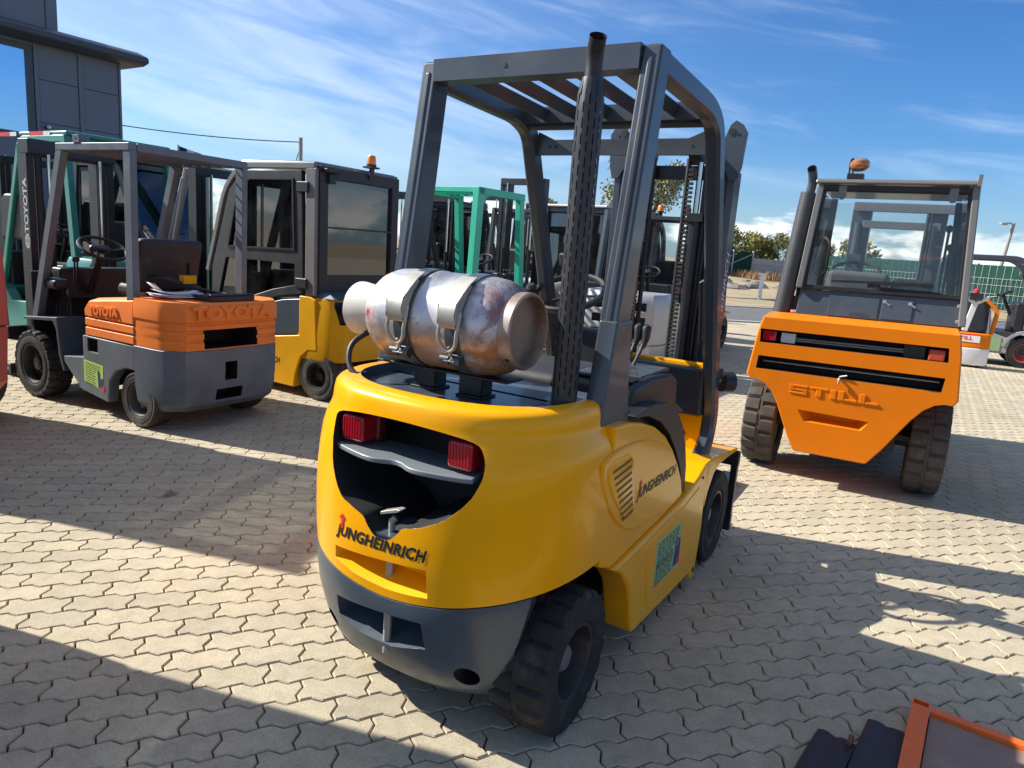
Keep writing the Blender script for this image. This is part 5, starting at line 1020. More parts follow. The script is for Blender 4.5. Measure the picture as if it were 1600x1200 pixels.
# ------------------------------------------------------------------ the yellow forklift with the grey closed cab
def yellow_cab_forklift():
    t = thing('forklift', 'yellow forklift with closed grey cab and a small orange beacon on its roof', 'forklift', (-1.504, 6.672, 0), 150)
    plan = [(-0.10, 0.55), (-0.16, 0.535), (-0.24, 0.44), (-0.27, 0.2), (-0.27, -0.2), (-0.24, -0.44), (-0.16, -0.535), (-0.10, -0.55), (0.22, -0.55), (0.22, 0.55)]
    def ring(z, k, zs=0): return [(x*k, y*(0.6+0.4*k), z) for x, y in plan]
    m = MB(); m.loft([ring(0.36, 0.97), ring(0.42, 1.0), ring(0.60, 1.0), ring(0.80, 0.96), ring(0.92, 0.90)]); cw = obj('counterweight', m, [YEL2, DARKIN], t)
    c = MB(); c.prism([(0.50, 0.90), (0.46, 0.70), (-0.46, 0.70), (-0.50, 0.90)], 'x', -0.5, -0.17); boolean(cw, [cutter(c, DARKIN)])
    b = cw.modifiers.new('bevel', 'BEVEL'); b.width = 0.015; b.segments = 3; b.limit_method = 'ANGLE'; b.angle_limit = rad(30); b.harden_normals = True
    for s in (1, -1): tail_lamp(t, -0.20, s*0.40, 0.82, 0.09, 0.09, 0.05)
    m = MB(); m.loft([[(-0.23, 0.53, 0.915), (-0.23, -0.53, 0.915), (0.2, -0.53, 0.915), (0.2, 0.53, 0.915)], [(-0.12, 0.50, 0.975), (-0.12, -0.5, 0.975), (0.2, -0.5, 0.975), (0.2, 0.50, 0.975)]]); obj('engine_cover', m, GREYB, t, bevel=0.012)
    for s in (1, -1):
        yo, yi = s*0.555, s*0.42
        sk = [(0.20, 0.925), (0.06, 0.925), (0.0, 0.90), (-0.02, 0.60), (-0.03, 0.45), (0.08, 0.44), (0.17, 0.37), (0.23, 0.22), (0.26, 0.08), (0.75, 0.085), (1.35, 0.12), (1.45, 0.50), (0.62, 0.51), (0.20, 0.57)]
        m = MB(); m.loft([[(x, yi, z) for x, z in sk], [(x, yo, z) for x, z in sk]]); obj('side_skirt', m, YEL2, t, bevel=0.012)
        gp = [(0.20, 0.575), (0.62, 0.515), (1.40, 0.505), (1.38, 0.62), (1.0, 0.70), (0.70, 0.80), (0.42, 0.87), (0.10, 0.91)]
        m = MB(); m.loft([[(x, yi, z) for x, z in gp], [(x, yo-s*0.004, z) for x, z in gp]]); obj('side_panel', m, CABDK if s < 0 else GREYB, t, bevel=0.012)
        if s > 0:
            obj('lettering', text_mb('JUNGHEINRICH', 0.075, lambda u, v, w: (0.66-u, 0.5562, 0.30+v), bold=0.03, sx=0.85), INK, t, smooth=0)
            obj('lettering', text_mb('TFG 425 LB', 0.035, lambda u, v, w: (0.58-u, 0.5562, 0.215+v), bold=0.03, sx=0.9), INK, t, smooth=0)
        # cab door
        dr = [(0.16, 0.945), (0.20, 2.005), (0.95, 2.0), (1.15, 1.82), (1.40, 1.10), (1.42, 0.62), (0.95, 0.72), (0.50, 0.89)]
        m = MB(); m.loft([[(x, s*0.50, z) for x, z in dr], [(x, s*0.548, z) for x, z in dr]]); d = obj('door', m, [CABDK, BLACK], t)
        wn = [(0.27, 1.325), (0.30, 1.93), (0.86, 1.925), (1.04, 1.76), (1.16, 1.30)]; lw = [(0.27, 1.01), (0.27, 1.20), (1.2, 1.19), (1.30, 0.85), (0.9, 0.84), (0.55, 0.95)]
        cs = []
        for poly in (wn, lw):
            c = MB(); c.prism(poly, 'y', s*0.3, s*0.7); cs.append(cutter(c, BLACK))
        boolean(d, cs); b = d.modifiers.new('bevel', 'BEVEL'); b.width = 0.008; b.segments = 2; b.limit_method = 'ANGLE'; b.angle_limit = rad(30)
        for poly in (wn, lw):
            m = MB(); m.add([(x, s*0.528, z) for x, z in poly], [tuple(range(len(poly)))]); o = obj('pane', m, GLASSD, d, smooth=0); so = o.modifiers.new('thick', 'SOLIDIFY'); so.thickness = 0.005
        m = MB(); m.box(0.66, 0.69, s*0.52-0.012, s*0.52+0.012, 1.31, 1.94); obj('window_bar', m, BLACK, d)
        m = MB(); m.sweep([(x, s*0.551, z) for x, z in wn], (0, s, 0), [(-0.004, -0.008), (0.008, -0.008), (0.008, 0.008), (-0.004, 0.008)], 0, True); obj('window_seal', m, BLACK, d)
        for z in (1.86, 1.03): m = MB(); m.box(0.10, 0.24, s*0.548-0.004, s*0.548+0.022, z-0.04, z+0.05); obj('door_hinge', m, BLACK, d, bevel=0.008)
        m = MB(); m.beam((0.075, s*0.52, 0.93), (0.085, s*0.52, 2.03), 0.06, 0.13, up=(1, 0, 0)); obj('cab_post', m, CABG, t, bevel=0.015)
        m = MB(); m.sweep(smoothpath([(0.05, s*0.525, 2.045), (1.0, s*0.525, 2.045), (1.22, s*0.525, 1.84), (1.48, s*0.525, 1.05)], 0.15, 5), (0, 1, 0), rsec(0.05, 0.06, 0.01)); obj('cab_rail', m, CABG, t)
    m = MB(); m.loft([[(0.03, 0.545, 2.03), (0.03, -0.545, 2.03), (1.02, -0.545, 2.05), (1.02, 0.545, 2.05)], [(0.06, 0.52, 2.085), (0.06, -0.52, 2.085), (1.0, -0.52, 2.10), (1.0, 0.52, 2.10)]]); obj('roof', m, CABG, t, bevel=0.015)
    # rear wall
    m = MB(); fr = [(0.02, 0.47, 1.0), (0.02, -0.47, 1.0), (0.03, -0.47, 2.0), (0.03, 0.47, 2.0)]; m.sweep(fr, (-1, 0, 0), [(-0.03, -0.05), (0.03, -0.05), (0.03, 0.05), (-0.03, 0.05)], 0, True); wf = obj('window_frame', m, BLACK, t, bevel=0.008)
    m = MB(); m.add(fr, [(0, 1, 2, 3)]); o = obj('window', m, GLASSD, wf, smooth=0); so = o.modifiers.new('thick', 'SOLIDIFY'); so.thickness = 0.005
    m = MB(); m.box(0.0, 0.03, -0.44, 0.44, 1.53, 1.545); obj('window_bar', m, BLACK, wf)
    m = MB(); m.box(0.0, 0.06, -0.44, 0.44, 0.96, 1.12); obj('rear_panel', m, BLACK, t)
    seat(t, 0.62, 1.0, 0.44); steering(t, (1.05, 0.0, 1.33), -25, 0.17)
    m = MB(); m.box(1.2, 1.4, -0.45, 0.45, 0.9, 1.22); obj('dash_panel', m, BLACK, t, bevel=0.03)
    m = MB(); m.box(0.2, 1.4, -0.42, 0.42, 0.2, 0.85); obj('chassis', m, DARKIN, t)
    m = MB(); m.box(-0.03, 0.03, 0.36, 0.44, 1.91, 1.99); m.box(-0.06, 0.0, 0.30, 0.50, 2.0, 2.03); obj('work_lamp', m, BLACK, t, bevel=0.006)
    m = MB(); m.beam((0.0, -0.10, 2.0), (-0.02, -0.10, 2.10), 0.05, 0.02); m.box(-0.06, 0.04, -0.16, -0.04, 2.10, 2.115); obj('beacon_bracket', m, BLACK, t); beacon(t, (-0.01, -0.10, 2.115), 0.042, 0.10)
    for s in (1, -1): wheel(t, (-0.02, s*0.455, 0.22), 0.22, 0.18, 0.115, s, tyre=RUBD, tread=False); wheel(t, (1.62, s*0.47, 0.27), 0.27, 0.2, 0.15, s)
    mast(t, 1.9, 2.05, 0.33, BLKMET)
    return t
yellow_cab_forklift()
# ------------------------------------------------------------------ forklifts of the rows behind
def rear_body(t, W, body, xr=-0.42, top=1.05, chin=0.16, low=None, slots=False, lowmat=None):
    hw = W/2; plan = [(0.05, hw), (xr*0.45, hw*0.985), (xr*0.85, hw*0.80), (xr, hw*0.35), (xr, -hw*0.35), (xr*0.85, -hw*0.80), (xr*0.45, -hw*0.985), (0.05, -hw), (0.25, -hw), (0.25, hw)]
    def ring(z, k): return [(x*k if x < 0 else x, y*(0.5+0.5*k), z) for x, y in plan]
    low = low or 0.45
    m = MB(); m.loft([ring(low, 1.0), ring(low+0.18, 1.0), ring(top-0.18, 0.98), ring(top-0.06, 0.95), ring(top, 0.85)]); cw = obj('counterweight', m, [body, DARKIN], t)
    if slots:
        cs = []
        for k in range(3): c = MB(); c.box(xr-0.3, xr+0.08, -hw*0.62, hw*0.62, top-0.20-0.17*k, top-0.11-0.17*k); cs.append(cutter(c, DARKIN))
        boolean(cw, cs)
    b = cw.modifiers.new('bevel', 'BEVEL'); b.width = 0.015; b.segments = 2; b.limit_method = 'ANGLE'; b.angle_limit = rad(30)
    m = MB(); m.loft([ring(chin, 0.82), ring(chin+0.06, 0.95), ring(low-0.004, 0.99)]); obj('lower_counterweight', m, lowmat or body, t, bevel=0.012)
def truck(label, loc, deg, body, guard, W=1.08, wb=1.55, gh=2.1, cab=None, mtop=2.1, low=None, slots=False, lowmat=None, mastmat=None, beac=None, boxy=False, tyre=None, group=None, seatz=1.02, curved=False, roofm=None, lamps=True, forks=True, name='forklift', guard_on=True, mast_on=True, barn=5):
    t = thing(name, label, 'forklift', (loc[0], loc[1], 0), deg, group); hw = W/2
    rear_body(t, W, body, slots=slots, low=low, lowmat=lowmat)
    for s in (1, -1):
        if lamps and not slots: tail_lamp(t, -0.37, s*hw*0.72, 0.86, 0.09, 0.11, 0.05)
        sk = [(0.26, 0.12), (0.30, 0.95), (0.60, 0.93), (0.80, 0.75), (0.85, 0.50), (wb-0.35, 0.48), (wb-0.2, 0.62), (wb-0.25, 0.12)]
        m = MB(); m.loft([[(x, s*(hw-0.12), z) for x, z in sk], [(x, s*(hw-0.005), z) for x, z in sk]]); obj('side_panel', m, body, t, bevel=0.012)
        fd = [(wb-0.22, 0.62), (wb-0.1, 0.66), (wb+0.25, 0.62), (wb+0.26, 0.59), (wb-0.06, 0.61), (wb-0.18, 0.5)]
        m = MB(); m.loft([[(x, s*(hw-0.24), z) for x, z in fd], [(x, s*hw, z) for x, z in fd]]); obj('fender', m, body, t, bevel=0.006)
        wheel(t, (0, s*(hw-0.10), 0.225), 0.225, 0.17, 0.125, s, tyre=tyre or RUB, seg=36, tread=False)
        wheel(t, (wb, s*(hw-0.115), 0.275), 0.275, 0.19, 0.155, s, tyre=tyre or RUB, seg=36, tread=False)
    m = MB(); m.box(-0.15, wb+0.3, -hw+0.25, hw-0.25, 0.16, 0.48); m.box(0.25, 0.8, -hw+0.06, hw-0.06, 0.48, 0.96); obj('chassis', m, DARKIN, t)
    m = MB(); m.box(wb-0.18, wb-0.06, -hw+0.1, hw-0.1, 0.48, 1.02); m.box(wb-0.28, wb-0.08, -0.25, 0.25, 0.95, 1.12); obj('dash_panel', m, BLACK, t, bevel=0.02)
    if seatz: seat(t, 0.52, seatz, 0.42)
    steering(t, (wb-0.48, 0.05, 1.28), -25, 0.165)
    for k in range(3): m = MB(); m.tube([(wb-0.32, -0.30-0.05*k, 0.95), (wb-0.40, -0.30-0.05*k, 1.16)], 0.008, 6); m.lathe([(0, 0.01), (0.015, 0.018), (0.035, 0.012), (0.036, 0.001)], (wb-0.40, -0.30-0.05*k, 1.15), (0, 0, 1), 8); obj('control_lever', m, BLACK, t)
    gy = hw-0.07; z0 = 1.0
    if guard_on:
        for s in (1, -1):
            if boxy:
                m = MB(); m.beam((0.20, s*gy, 0.94), (0.24, s*gy, gh), 0.09, 0.115, up=(1, 0, 0)); obj('guard_post', m, guard, t, bevel=0.008)
                m = MB(); m.beam((wb-0.30, s*gy, 0.62), (wb-0.46, s*gy, gh), 0.08, 0.10, up=(1, 0, 0)); obj('guard_post', m, guard, t, bevel=0.008)
                m = MB(); m.box(0.19, wb-0.40, s*gy-0.045, s*gy+0.045, gh-0.085, gh); obj('guard_rail', m, guard, t, bevel=0.008)
                m = MB(); m.prism([(0.30, gh-0.085), (0.30, gh-0.20), (0.36, gh-0.11), (0.46, gh-0.085)], 'y', s*gy-0.03, s*gy+0.03); obj('gusset', m, guard, t)
            elif curved:
                path = smoothpath([(0.05, s*gy, 0.95), (0.06, s*gy, 1.55), (0.30, s*gy, gh), (wb-0.7, s*gy, gh), (wb-0.35, s*gy, gh-0.22), (wb-0.05, s*gy, 0.62)], 0.35, 7)
                m = MB(); m.sweep(path, (0, 1, 0), rsec(0.075, 0.10, 0.02)); obj('guard_post', m, guard, t)
            else:
                m = MB(); m.beam((0.14, s*gy, 0.94), (0.26, s*gy, gh), 0.065, 0.085, up=(1, 0, 0)); obj('guard_post', m, guard, t, bevel=0.006)
                path = smoothpath([(0.26, s*gy, gh-0.03), (wb-0.62, s*gy, gh-0.03), (wb-0.05, s*gy, 0.62)], 0.10, 4)
                m = MB(); m.sweep(path, (0, 1, 0), rsec(0.06, 0.075, 0.010)); obj('guard_rail', m, guard, t)
        m = MB(); m.box(0.24, 0.30, -gy+0.03, gy-0.03, gh-0.06, gh); obj('rear_crossbar', m, guard, t, bevel=0.005)
        m = MB(); m.box(wb-0.68, wb-0.62, -gy+0.03, gy-0.03, gh-0.06, gh); obj('front_crossbar', m, guard, t, bevel=0.005)
        if roofm:
            m = MB(); m.box(0.20, wb-0.60, -gy-0.02, gy+0.02, gh+0.002, gh+0.05); obj('roof', m, roofm, t, bevel=0.02)
        else:
            for k in range(barn): y = -gy*0.72+gy*1.44*k/(barn-1); m = MB(); m.box(0.30, wb-0.68, y-0.008, y+0.008, gh-0.05, gh-0.005); obj('roof_bar', m, guard, t)
    if cab:
        gm = cab
        for s in (1, -1):
            pts = [(0.27, 1.02), (0.30, gh-0.10), (wb-0.66, gh-0.10), (wb-0.18, 0.92)]
            m = MB(); m.add([(x, s*gy, z) for x, z in pts], [(0, 1, 2, 3)]); o = obj('side_window', m, gm, t, smooth=0); so = o.modifiers.new('thick', 'SOLIDIFY'); so.thickness = 0.005
            m = MB(); m.sweep([(x, s*gy, z) for x, z in pts], (0, 1, 0), [(-0.012, -0.02), (0.012, -0.02), (0.012, 0.02), (-0.012, 0.02)], 0, True); obj('window_frame', m, BLACK, t)
            m = MB(); m.tube([(wb-0.5, s*(gy+0.03), 0.8), (wb-0.52, s*(gy+0.03), 1.3)], 0.012, 6); obj('grab_handle', m, BLACK, t)
        m = MB(); q = [(0.22, gy-0.04, 1.06), (0.22, -gy+0.04, 1.06), (0.27, -gy+0.04, gh-0.07), (0.27, gy-0.04, gh-0.07)]; m.add(q, [(0, 1, 2, 3)]); o = obj('rear_window', m, gm, t, smooth=0); so = o.modifiers.new('thick', 'SOLIDIFY'); so.thickness = 0.005
        m = MB(); m.sweep(q, (-1, 0, 0), [(-0.012, -0.025), (0.012, -0.025), (0.012, 0.025), (-0.012, 0.025)], 0, True); obj('window_frame', m, BLACK, t)
        m = MB(); q = [(wb-0.16, gy-0.04, 0.95), (wb-0.16, -gy+0.04, 0.95), (wb-0.63, -gy+0.04, gh-0.08), (wb-0.63, gy-0.04, gh-0.08)]; m.add(q, [(0, 1, 2, 3)]); o = obj('windscreen', m, gm, t, smooth=0); so = o.modifiers.new('thick', 'SOLIDIFY'); so.thickness = 0.005
    if beac: beacon(t, (beac[0], beac[1], gh+(0.05 if roofm else 0.0)+beac[2]), 0.05, 0.11, beac[2])
    if mast_on: mast(t, wb+0.30, mtop, min(0.34, hw-0.2), mastmat or BLKMET, forks=forks)
    return t
teal = truck('teal forklift at the left edge behind the orange hooded one, with red white tape', (-4.22, 7.80), 150, TEAL, TEAL, W=1.25, wb=1.75, gh=2.26, low=0.40, roofm=TEAL)
def teal_extras():
    m = MB(); m.prism([(0.95, 1.15), (1.0, 1.60), (1.10, 1.66), (1.62, 1.66), (1.70, 1.58), (1.72, 1.15)], 'y', 0.40, 0.55); o = obj('seat_shell', m, BLACK, teal, bevel=0.04, seg=3)
    for k, z in enumerate((1.50, 1.36, 1.22)): m = MB(); m.box(1.08-0.03*k, 1.19-0.01*k, 0.551, 0.5525, z-0.05, z+0.05); obj('sticker', m, material('pale sticker', (0.40, 0.48, 0.42), 0.5) if k == 0 else bpy.data.materials['pale sticker'], o, smooth=0)
    for k in range(2):
        m = MB(); x0 = 0.62 if k else 1.30; m.box(x0, x0+0.28, 0.578, 0.583, 2.262, 2.305); m.box(x0-0.13, x0, 0.578, 0.583, 2.262, 2.305, 1); obj('reflective_tape', m, [INKRED, WLET], teal, smooth=0)
teal_extras()
dark1 = truck('dark cab forklift with a silver mast, seen through the orange hooded forklift', (-5.25, 9.0), -24, CABDK, CABDK, W=1.15, wb=1.6, gh=2.1, cab=GLASSD, roofm=CABDK, mastmat=SILV, mtop=2.12, forks=False)
def dark_extras():
    def fm(u, v, w): return (1.965+v, -0.3695, 1.32+u)
    obj('lettering', text_mb('JUNGHEINRICH', 0.10, fm, shear=0.2, bold=0.02), WLET, dark1, smooth=0)
    m = MB(); m.tube([(1.70, -0.48, 0.95), (2.02, -0.50, 2.05)], 0.035, 10); m.tube([(1.62, -0.50, 0.95), (1.98, -0.52, 1.95)], 0.02, 8); obj('tilt_strut', m, SILV, dark1)
dark_extras()
truck('mint green forklift with an empty open guard behind the gas cylinder', (-1.10, 8.60), 56, MINT, MINT, W=1.14, wb=1.55, gh=2.14, mtop=2.42, seatz=0, barn=6, boxy=True)
truck('black forklift with a mesh backed guard behind the mint green one', (-2.35, 9.9), 58, CABDK, CABDK, W=1.1, gh=2.1, mtop=2.2)
truck('grey cab forklift right behind the steering wheel of the nearest yellow one', (0.62, 10.75), 50, CABDK, GREYB, W=1.25, wb=1.7, gh=2.12, cab=GLASSD, roofm=SILV, mtop=2.2)
truck('long dark cab forklift farthest back behind the mint green guard', (-1.9, 13.9), 58, CABDK, CABDK, W=1.3, wb=1.8, gh=2.2, cab=GLASSD, roofm=CABDK, mtop=2.5)
redt = truck('red forklift with curved black guard, orange beacon and striped back', (2.22, 11.1), 60, RED, CABDK, W=1.25, wb=1.75, gh=2.12, cab=GLASS, curved=True, beac=(0.35, 0.28, 0.06), mtop=2.2, slots=True)
truck('dark open forklift between the mint green one and the grey cab', (-0.25, 11.9), 57, CABDK, CABDK, W=1.1, gh=2.1, mtop=2.15)
truck('black cab forklift with an amber beacon behind the silver one', (1.35, 13.9), 60, CABDK, CABDK, W=1.15, gh=2.1, cab=GLASSD, mtop=2.2, beac=(0.35, 0.2, 0.04))
truck('dark forklift with a red hood in the back row, just left of the grey cab', (-0.75, 15.6), 55, RED, CABDK, W=1.2, gh=2.15, mtop=2.5)
truck('grey black cab forklift in the back row left of the mint green guard', (-3.6, 13.2), 60, CABDK, GREYB, W=1.2, gh=2.15, cab=GLASSD, mtop=2.4, roofm=CABDK)
truck('dark forklift in the back row between the grey cab and the red forklift', (1.0, 16.8), 58, GREYB, CABDK, W=1.2, gh=2.2, cab=GLASSD, mtop=2.5)
def red_extras():
    m = MB()
    for k in range(4):
        y = 0.50-0.15*k; m.prism([(y, 0.62), (y-0.07, 0.62), (y-0.14, 0.74), (y-0.07, 0.74)], 'x', -0.435, -0.428)
    obj('hazard_stripe', m, YEL2, redt)
    m = MB(); m.box(0.08, 0.14, 0.50, 0.62, 1.95, 2.15); obj('work_lamp', m, YEL2, redt, bevel=0.01)
    m = MB(); m.tube([(0.2, -0.2, 2.14), (0.2, -0.2, 2.25)], 0.015, 6); m.lathe([(0, 0.05), (0.04, 0.075), (0.07, 0.07), (0.07, 0.001)], (0.2, -0.2, 2.20), (-1, 0, 0.2), 16); obj('roof_lamp', m, BLACK, redt)
red_extras()
truck('silver forklift with slotted back between the guard posts of the nearest yellow one', (1.36, 8.80), 66, SILV, CABDK, W=1.05, wb=1.5, gh=2.0, slots=True, seatz=0, guard_on=False, mast_on=False)
pk = truck('big pink red forklift cut off by the left edge beside the orange hooded one', (-4.16, 4.455), 165, PINK, GREYB, W=1.06, wb=1.5, gh=2.10, cab=GLASST, mtop=2.05, low=0.52, lowmat=PINK, barn=7, lamps=False)
pk.scale = (1.34, 1.34, 1.34)
truck('tall grey cab forklift parked beside the camera, left of the nearest yellow one', (-2.916, 1.869), 165, GREYB, GREYB, W=1.5, wb=1.6, gh=2.15, cab=GLASST, roofm=CABDK, mtop=2.1)

# ------------------------------------------------------------------ the grey truck and the pedestrian truck on the right
def grey_side_truck():
    t = thing('forklift', 'low silver grey electric forklift with black guard and red rims at the right edge', 'forklift', (8.24, 13.62, 0), -27)
    sd = -0.52
    body = [(-0.38, 0.22), (-0.40, 0.80), (-0.34, 1.05), (0.55, 1.05), (0.62, 0.95), (0.66, 0.60), (1.0, 0.50), (0.98, 0.22)]
    m = MB(); m.loft([[(x, -0.50, z) for x, z in body], [(x, 0.50, z) for x, z in body]]); obj('battery_body', m, material('warm grey paint', (0.36, 0.33, 0.32), 0.4, vary=0.04), t, bevel=0.03, seg=3)
    m = MB(); m.box(0.15, 0.85, -0.508, -0.502, 0.26, 0.50); obj('sticker', m, GRNST, t, smooth=0)
    obj('lettering', text_mb('STILL', 0.085, lambda u, v, w: (0.36+u, -0.503, 0.86+v), bold=0.02, sx=1.3), INKRED, t, smooth=0)
    m = MB(); m.box(0.66, 1.05, -0.49, 0.49, 0.22, 0.62); m.box(0.95, 1.3, -0.45, 0.45, 0.22, 0.45); obj('chassis', m, CABDK, t, bevel=0.01)
    for s in (1, -1):
        y = s*0.47
        m = MB(); m.sweep(smoothpath([(-0.30, y, 1.0), (-0.28, y, 1.90), (0.90, y, 1.92), (1.10, y, 1.75), (1.42, y, 0.65)], 0.22, 6), (0, 1, 0), rsec(0.06, 0.09, 0.012)); obj('guard_post', m, GUARD, t)
        a = arc((1.22, 0.30), 0.36, 10, 170, 12); b_ = arc((1.22, 0.30), 0.31, 170, 10, 12)
        m = MB(); m.prism(a+b_, 'y', s*0.33, s*0.52); obj('fender', m, SILV, t)
        wheel(t, (1.22, s*0.42, 0.27), 0.27, 0.18, 0.165, s, rimmat=RED, seg=36, tread=False); wheel(t, (0.0, s*0.40, 0.2), 0.2, 0.15, 0.11, s, rimmat=RED, seg=36, tread=False)
    for x in (-0.2, 0.1, 0.4, 0.7): m = MB(); m.box(x, x+0.02, -0.44, 0.44, 1.89, 1.93); obj('roof_bar', m, GUARD, t)
    steering(t, (0.80, 0.05, 1.28), -25, 0.17); m = MB(); m.box(0.98, 1.16, -0.4, 0.4, 0.6, 1.15); obj('dash_panel', m, BLACK, t, bevel=0.04)
    seat(t, 0.30, 1.08, 0.35); mast(t, 1.55, 2.0, 0.3)
grey_side_truck()
def pedestrian_truck():
    t = thing('pallet_truck', 'small orange and white pedestrian pallet truck with a white tiller, beside the silver grey forklift', 'pallet truck', (7.90, 12.42, 0), 62)
    def ring(z, k, w=0.36, x0=-0.22, x1=0.16): return [(x0*k, w*0.55*k, z), (x0*0.75*k, w*k, z), (x1, w*k, z), (x1, -w*k, z), (x0*0.75*k, -w*k, z), (x0*k, -w*0.55*k, z)]
    m = MB(); m.loft([ring(0.04, 0.94), ring(0.08, 1), ring(0.34, 1)]); obj('skirt', m, WHITE, t, bevel=0.02)
    m = MB(); m.loft([ring(0.342, 0.995), ring(0.56, 0.97), ring(0.60, 0.93)]); hd = obj('hood', m, ORA_S, t, bevel=0.02)
    m = MB(); m.box(-0.226, -0.215, -0.19, 0.26, 0.44, 0.56); m.box(-0.227, -0.2, -0.195, 0.265, 0.555, 0.575, 1); obj('badge', m, [WHITE, INKRED], hd, smooth=0)
    obj('lettering', text_mb('STILL', 0.085, lambda u, v, w: (-0.2275, -u+0.04, 0.50+v), bold=0.03, sx=1.3), INKRED, hd, smooth=0)
    m = MB(); m.loft([[(-0.10, 0.26, 0.60), (0.14, 0.30, 0.60), (0.14, -0.30, 0.60), (-0.10, -0.26, 0.60)], [(-0.02, 0.22, 1.02), (0.14, 0.28, 1.08), (0.14, -0.28, 1.08), (-0.02, -0.22, 1.02)], [(0.04, 0.16, 1.15), (0.14, 0.2, 1.15), (0.14, -0.2, 1.15), (0.04, -0.16, 1.15)]]); obj('motor_cover', m, BLACK, t, bevel=0.03, seg=3)
    m = MB(); m.sweep(smoothpath([(0.14, -0.36, 0.58), (0.14, -0.40, 1.0), (0.14, -0.20, 1.17)], 0.1, 5), (1, 0, 0), rsec(0.14, 0.06, 0.01)); obj('side_guard', m, ORA_S, t)
    m = MB(); m.box(-0.06, 0.10, 0.26, 0.46, 0.60, 0.98); m.box(-0.07, 0.11, 0.25, 0.47, 0.78, 0.82, 1); obj('side_pack', m, [INKRED, BLACK], t, bevel=0.015)
    m = MB(); m.beam((-0.16, 0.06, 0.62), (-0.20, -0.02, 1.12), 0.09, 0.06, up=(1, 0, 0)); m.beam((-0.20, -0.02, 1.10), (-0.22, 0.16, 1.22), 0.06, 0.05, up=(1, 0, 0)); m.beam((-0.20, -0.02, 1.10), (-0.24, -0.20, 1.22), 0.06, 0.05, up=(1, 0, 0)); tl = obj('tiller', m, WHITE, t, bevel=0.012)
    m = MB(); m.box(-0.30, -0.16, -0.10, 0.08, 1.16, 1.28); m.tube([(-0.24, 0.15, 1.22), (-0.30, 0.26, 1.27)], 0.02, 8); m.tube([(-0.24, -0.20, 1.22), (-0.30, -0.30, 1.25)], 0.02, 8); m.lathe([(0, 0.045), (0.05, 0.045), (0.07, 0.02), (0.07, 0.001)], (-0.25, 0.0, 1.28), (0, 0, 1), 12, 1); obj('tiller_head', m, [BLACK, INKRED], tl)
    for s in (1, -1): m = MB(); m.box(0.16, 1.35, s*0.20-0.08, s*0.20+0.08, 0.06, 0.12); obj('fork', m, ORA_S, t, bevel=0.01)
    for s in (1, -1): m = MB(); m.lathe([(-0.03, 0.06), (0.03, 0.06), (0.03, 0.001)], (0, s*0.25, 0.06), (0, 1, 0), 14); obj('wheel', m, RUB, t)
pedestrian_truck()

# ------------------------------------------------------------------ loose things at the lower right corner
def frame_board():
    t = thing('steel_frame', 'orange red steel frame holding a brown board, lying in the lower right corner', 'frame', (1.492, 2.243, 0), -34)
    # x to the lower right, y away from the camera
    m = MB(); L0 = 1.5; W0 = 0.95
    m.box(0.0, 0.055, -W0, -0.032, 0, 0.05)                       # square tube with an open far end
    for x0, x1, z0, z1 in ((0.0, 0.005, 0, 0.05), (0.050, 0.055, 0, 0.05), (0.005, 0.050, 0, 0.005)): m.box(x0, x1, -0.032, 0.0, z0, z1)
    m.box(0.005, 0.050, -0.004, 0.0, 0.005, 0.05)
    m.box(0.058, L0, -0.045, -0.010, 0.0, 0.045); m.box(L0, L0+0.05, -W0, 0, 0, 0.05); m.box(0.058, L0, -W0, -W0+0.04, 0, 0.045)
    obj('frame', m, ORFR, t)
    m = MB(); m.box(0.060, L0-0.002, -W0+0.042, -0.047, 0.012, 0.030); obj('board', m, PLY, t)
    m = MB(); m.box(0.42, 1.4, -0.012, 0.022, 0.046, 0.062); m.lathe([(0, 0.012), (0.004, 0.010), (0.004, 0.001)], (0.52, 0.005, 0.062), (0, 0, 1), 10, 1); obj('rubber_edge', m, [BLACK, BARE], t)
frame_board()
for k, (x, y, a, w) in enumerate(((1.148, 2.055, 53, 0.120), (1.352, 2.130, 54, 0.120))):
    m = MB(); n = 10; top = []
    rn = random.Random(20+k); rings = []
    for i in range(9):
        u = -0.05-0.9*i/8 if i else 0.0
        z = 0.020+0.030*min(1, -u/0.8); row = []
        for j in range(9):
            yy = -w/2+w*j/8; e = rn.uniform(-0.008, 0.006) if i == 0 else 0; row.append((u+e, yy, z-0.012*(1 if i == 0 else 0)+(0.003 if j in (2, 3, 6, 7) else 0)))
        row += [(u+e, w/2, 0.0+0.02*min(1, -u)), (u+e, -w/2, 0.0+0.02*min(1, -u))]; rings.append(row)
    m.loft(rings)
    o = obj('fork_tine', m, TIPP, None, bevel=0.002, seg=1); o.location = (x, y, 0.001); o.rotation_euler = (0, 0, rad(a))
    tag(o, ('black steel tine with a rusty corner, left of the orange red frame', 'black steel tine lying right against the orange red frame')[k], 'fork tine', 'black tines on the pavers')
    if k == 0:
        m = MB(); m.prism([(-0.03, 0.0), (0.004, 0.0), (0.012, 0.03), (-0.01, 0.045), (-0.03, 0.025)], 'y', 0.052-0.10, 0.066-0.10); q = obj('rusty_lug', m, material('rust', (0.16, 0.07, 0.035), 0.85, vary=0.3, vscale=40), o)

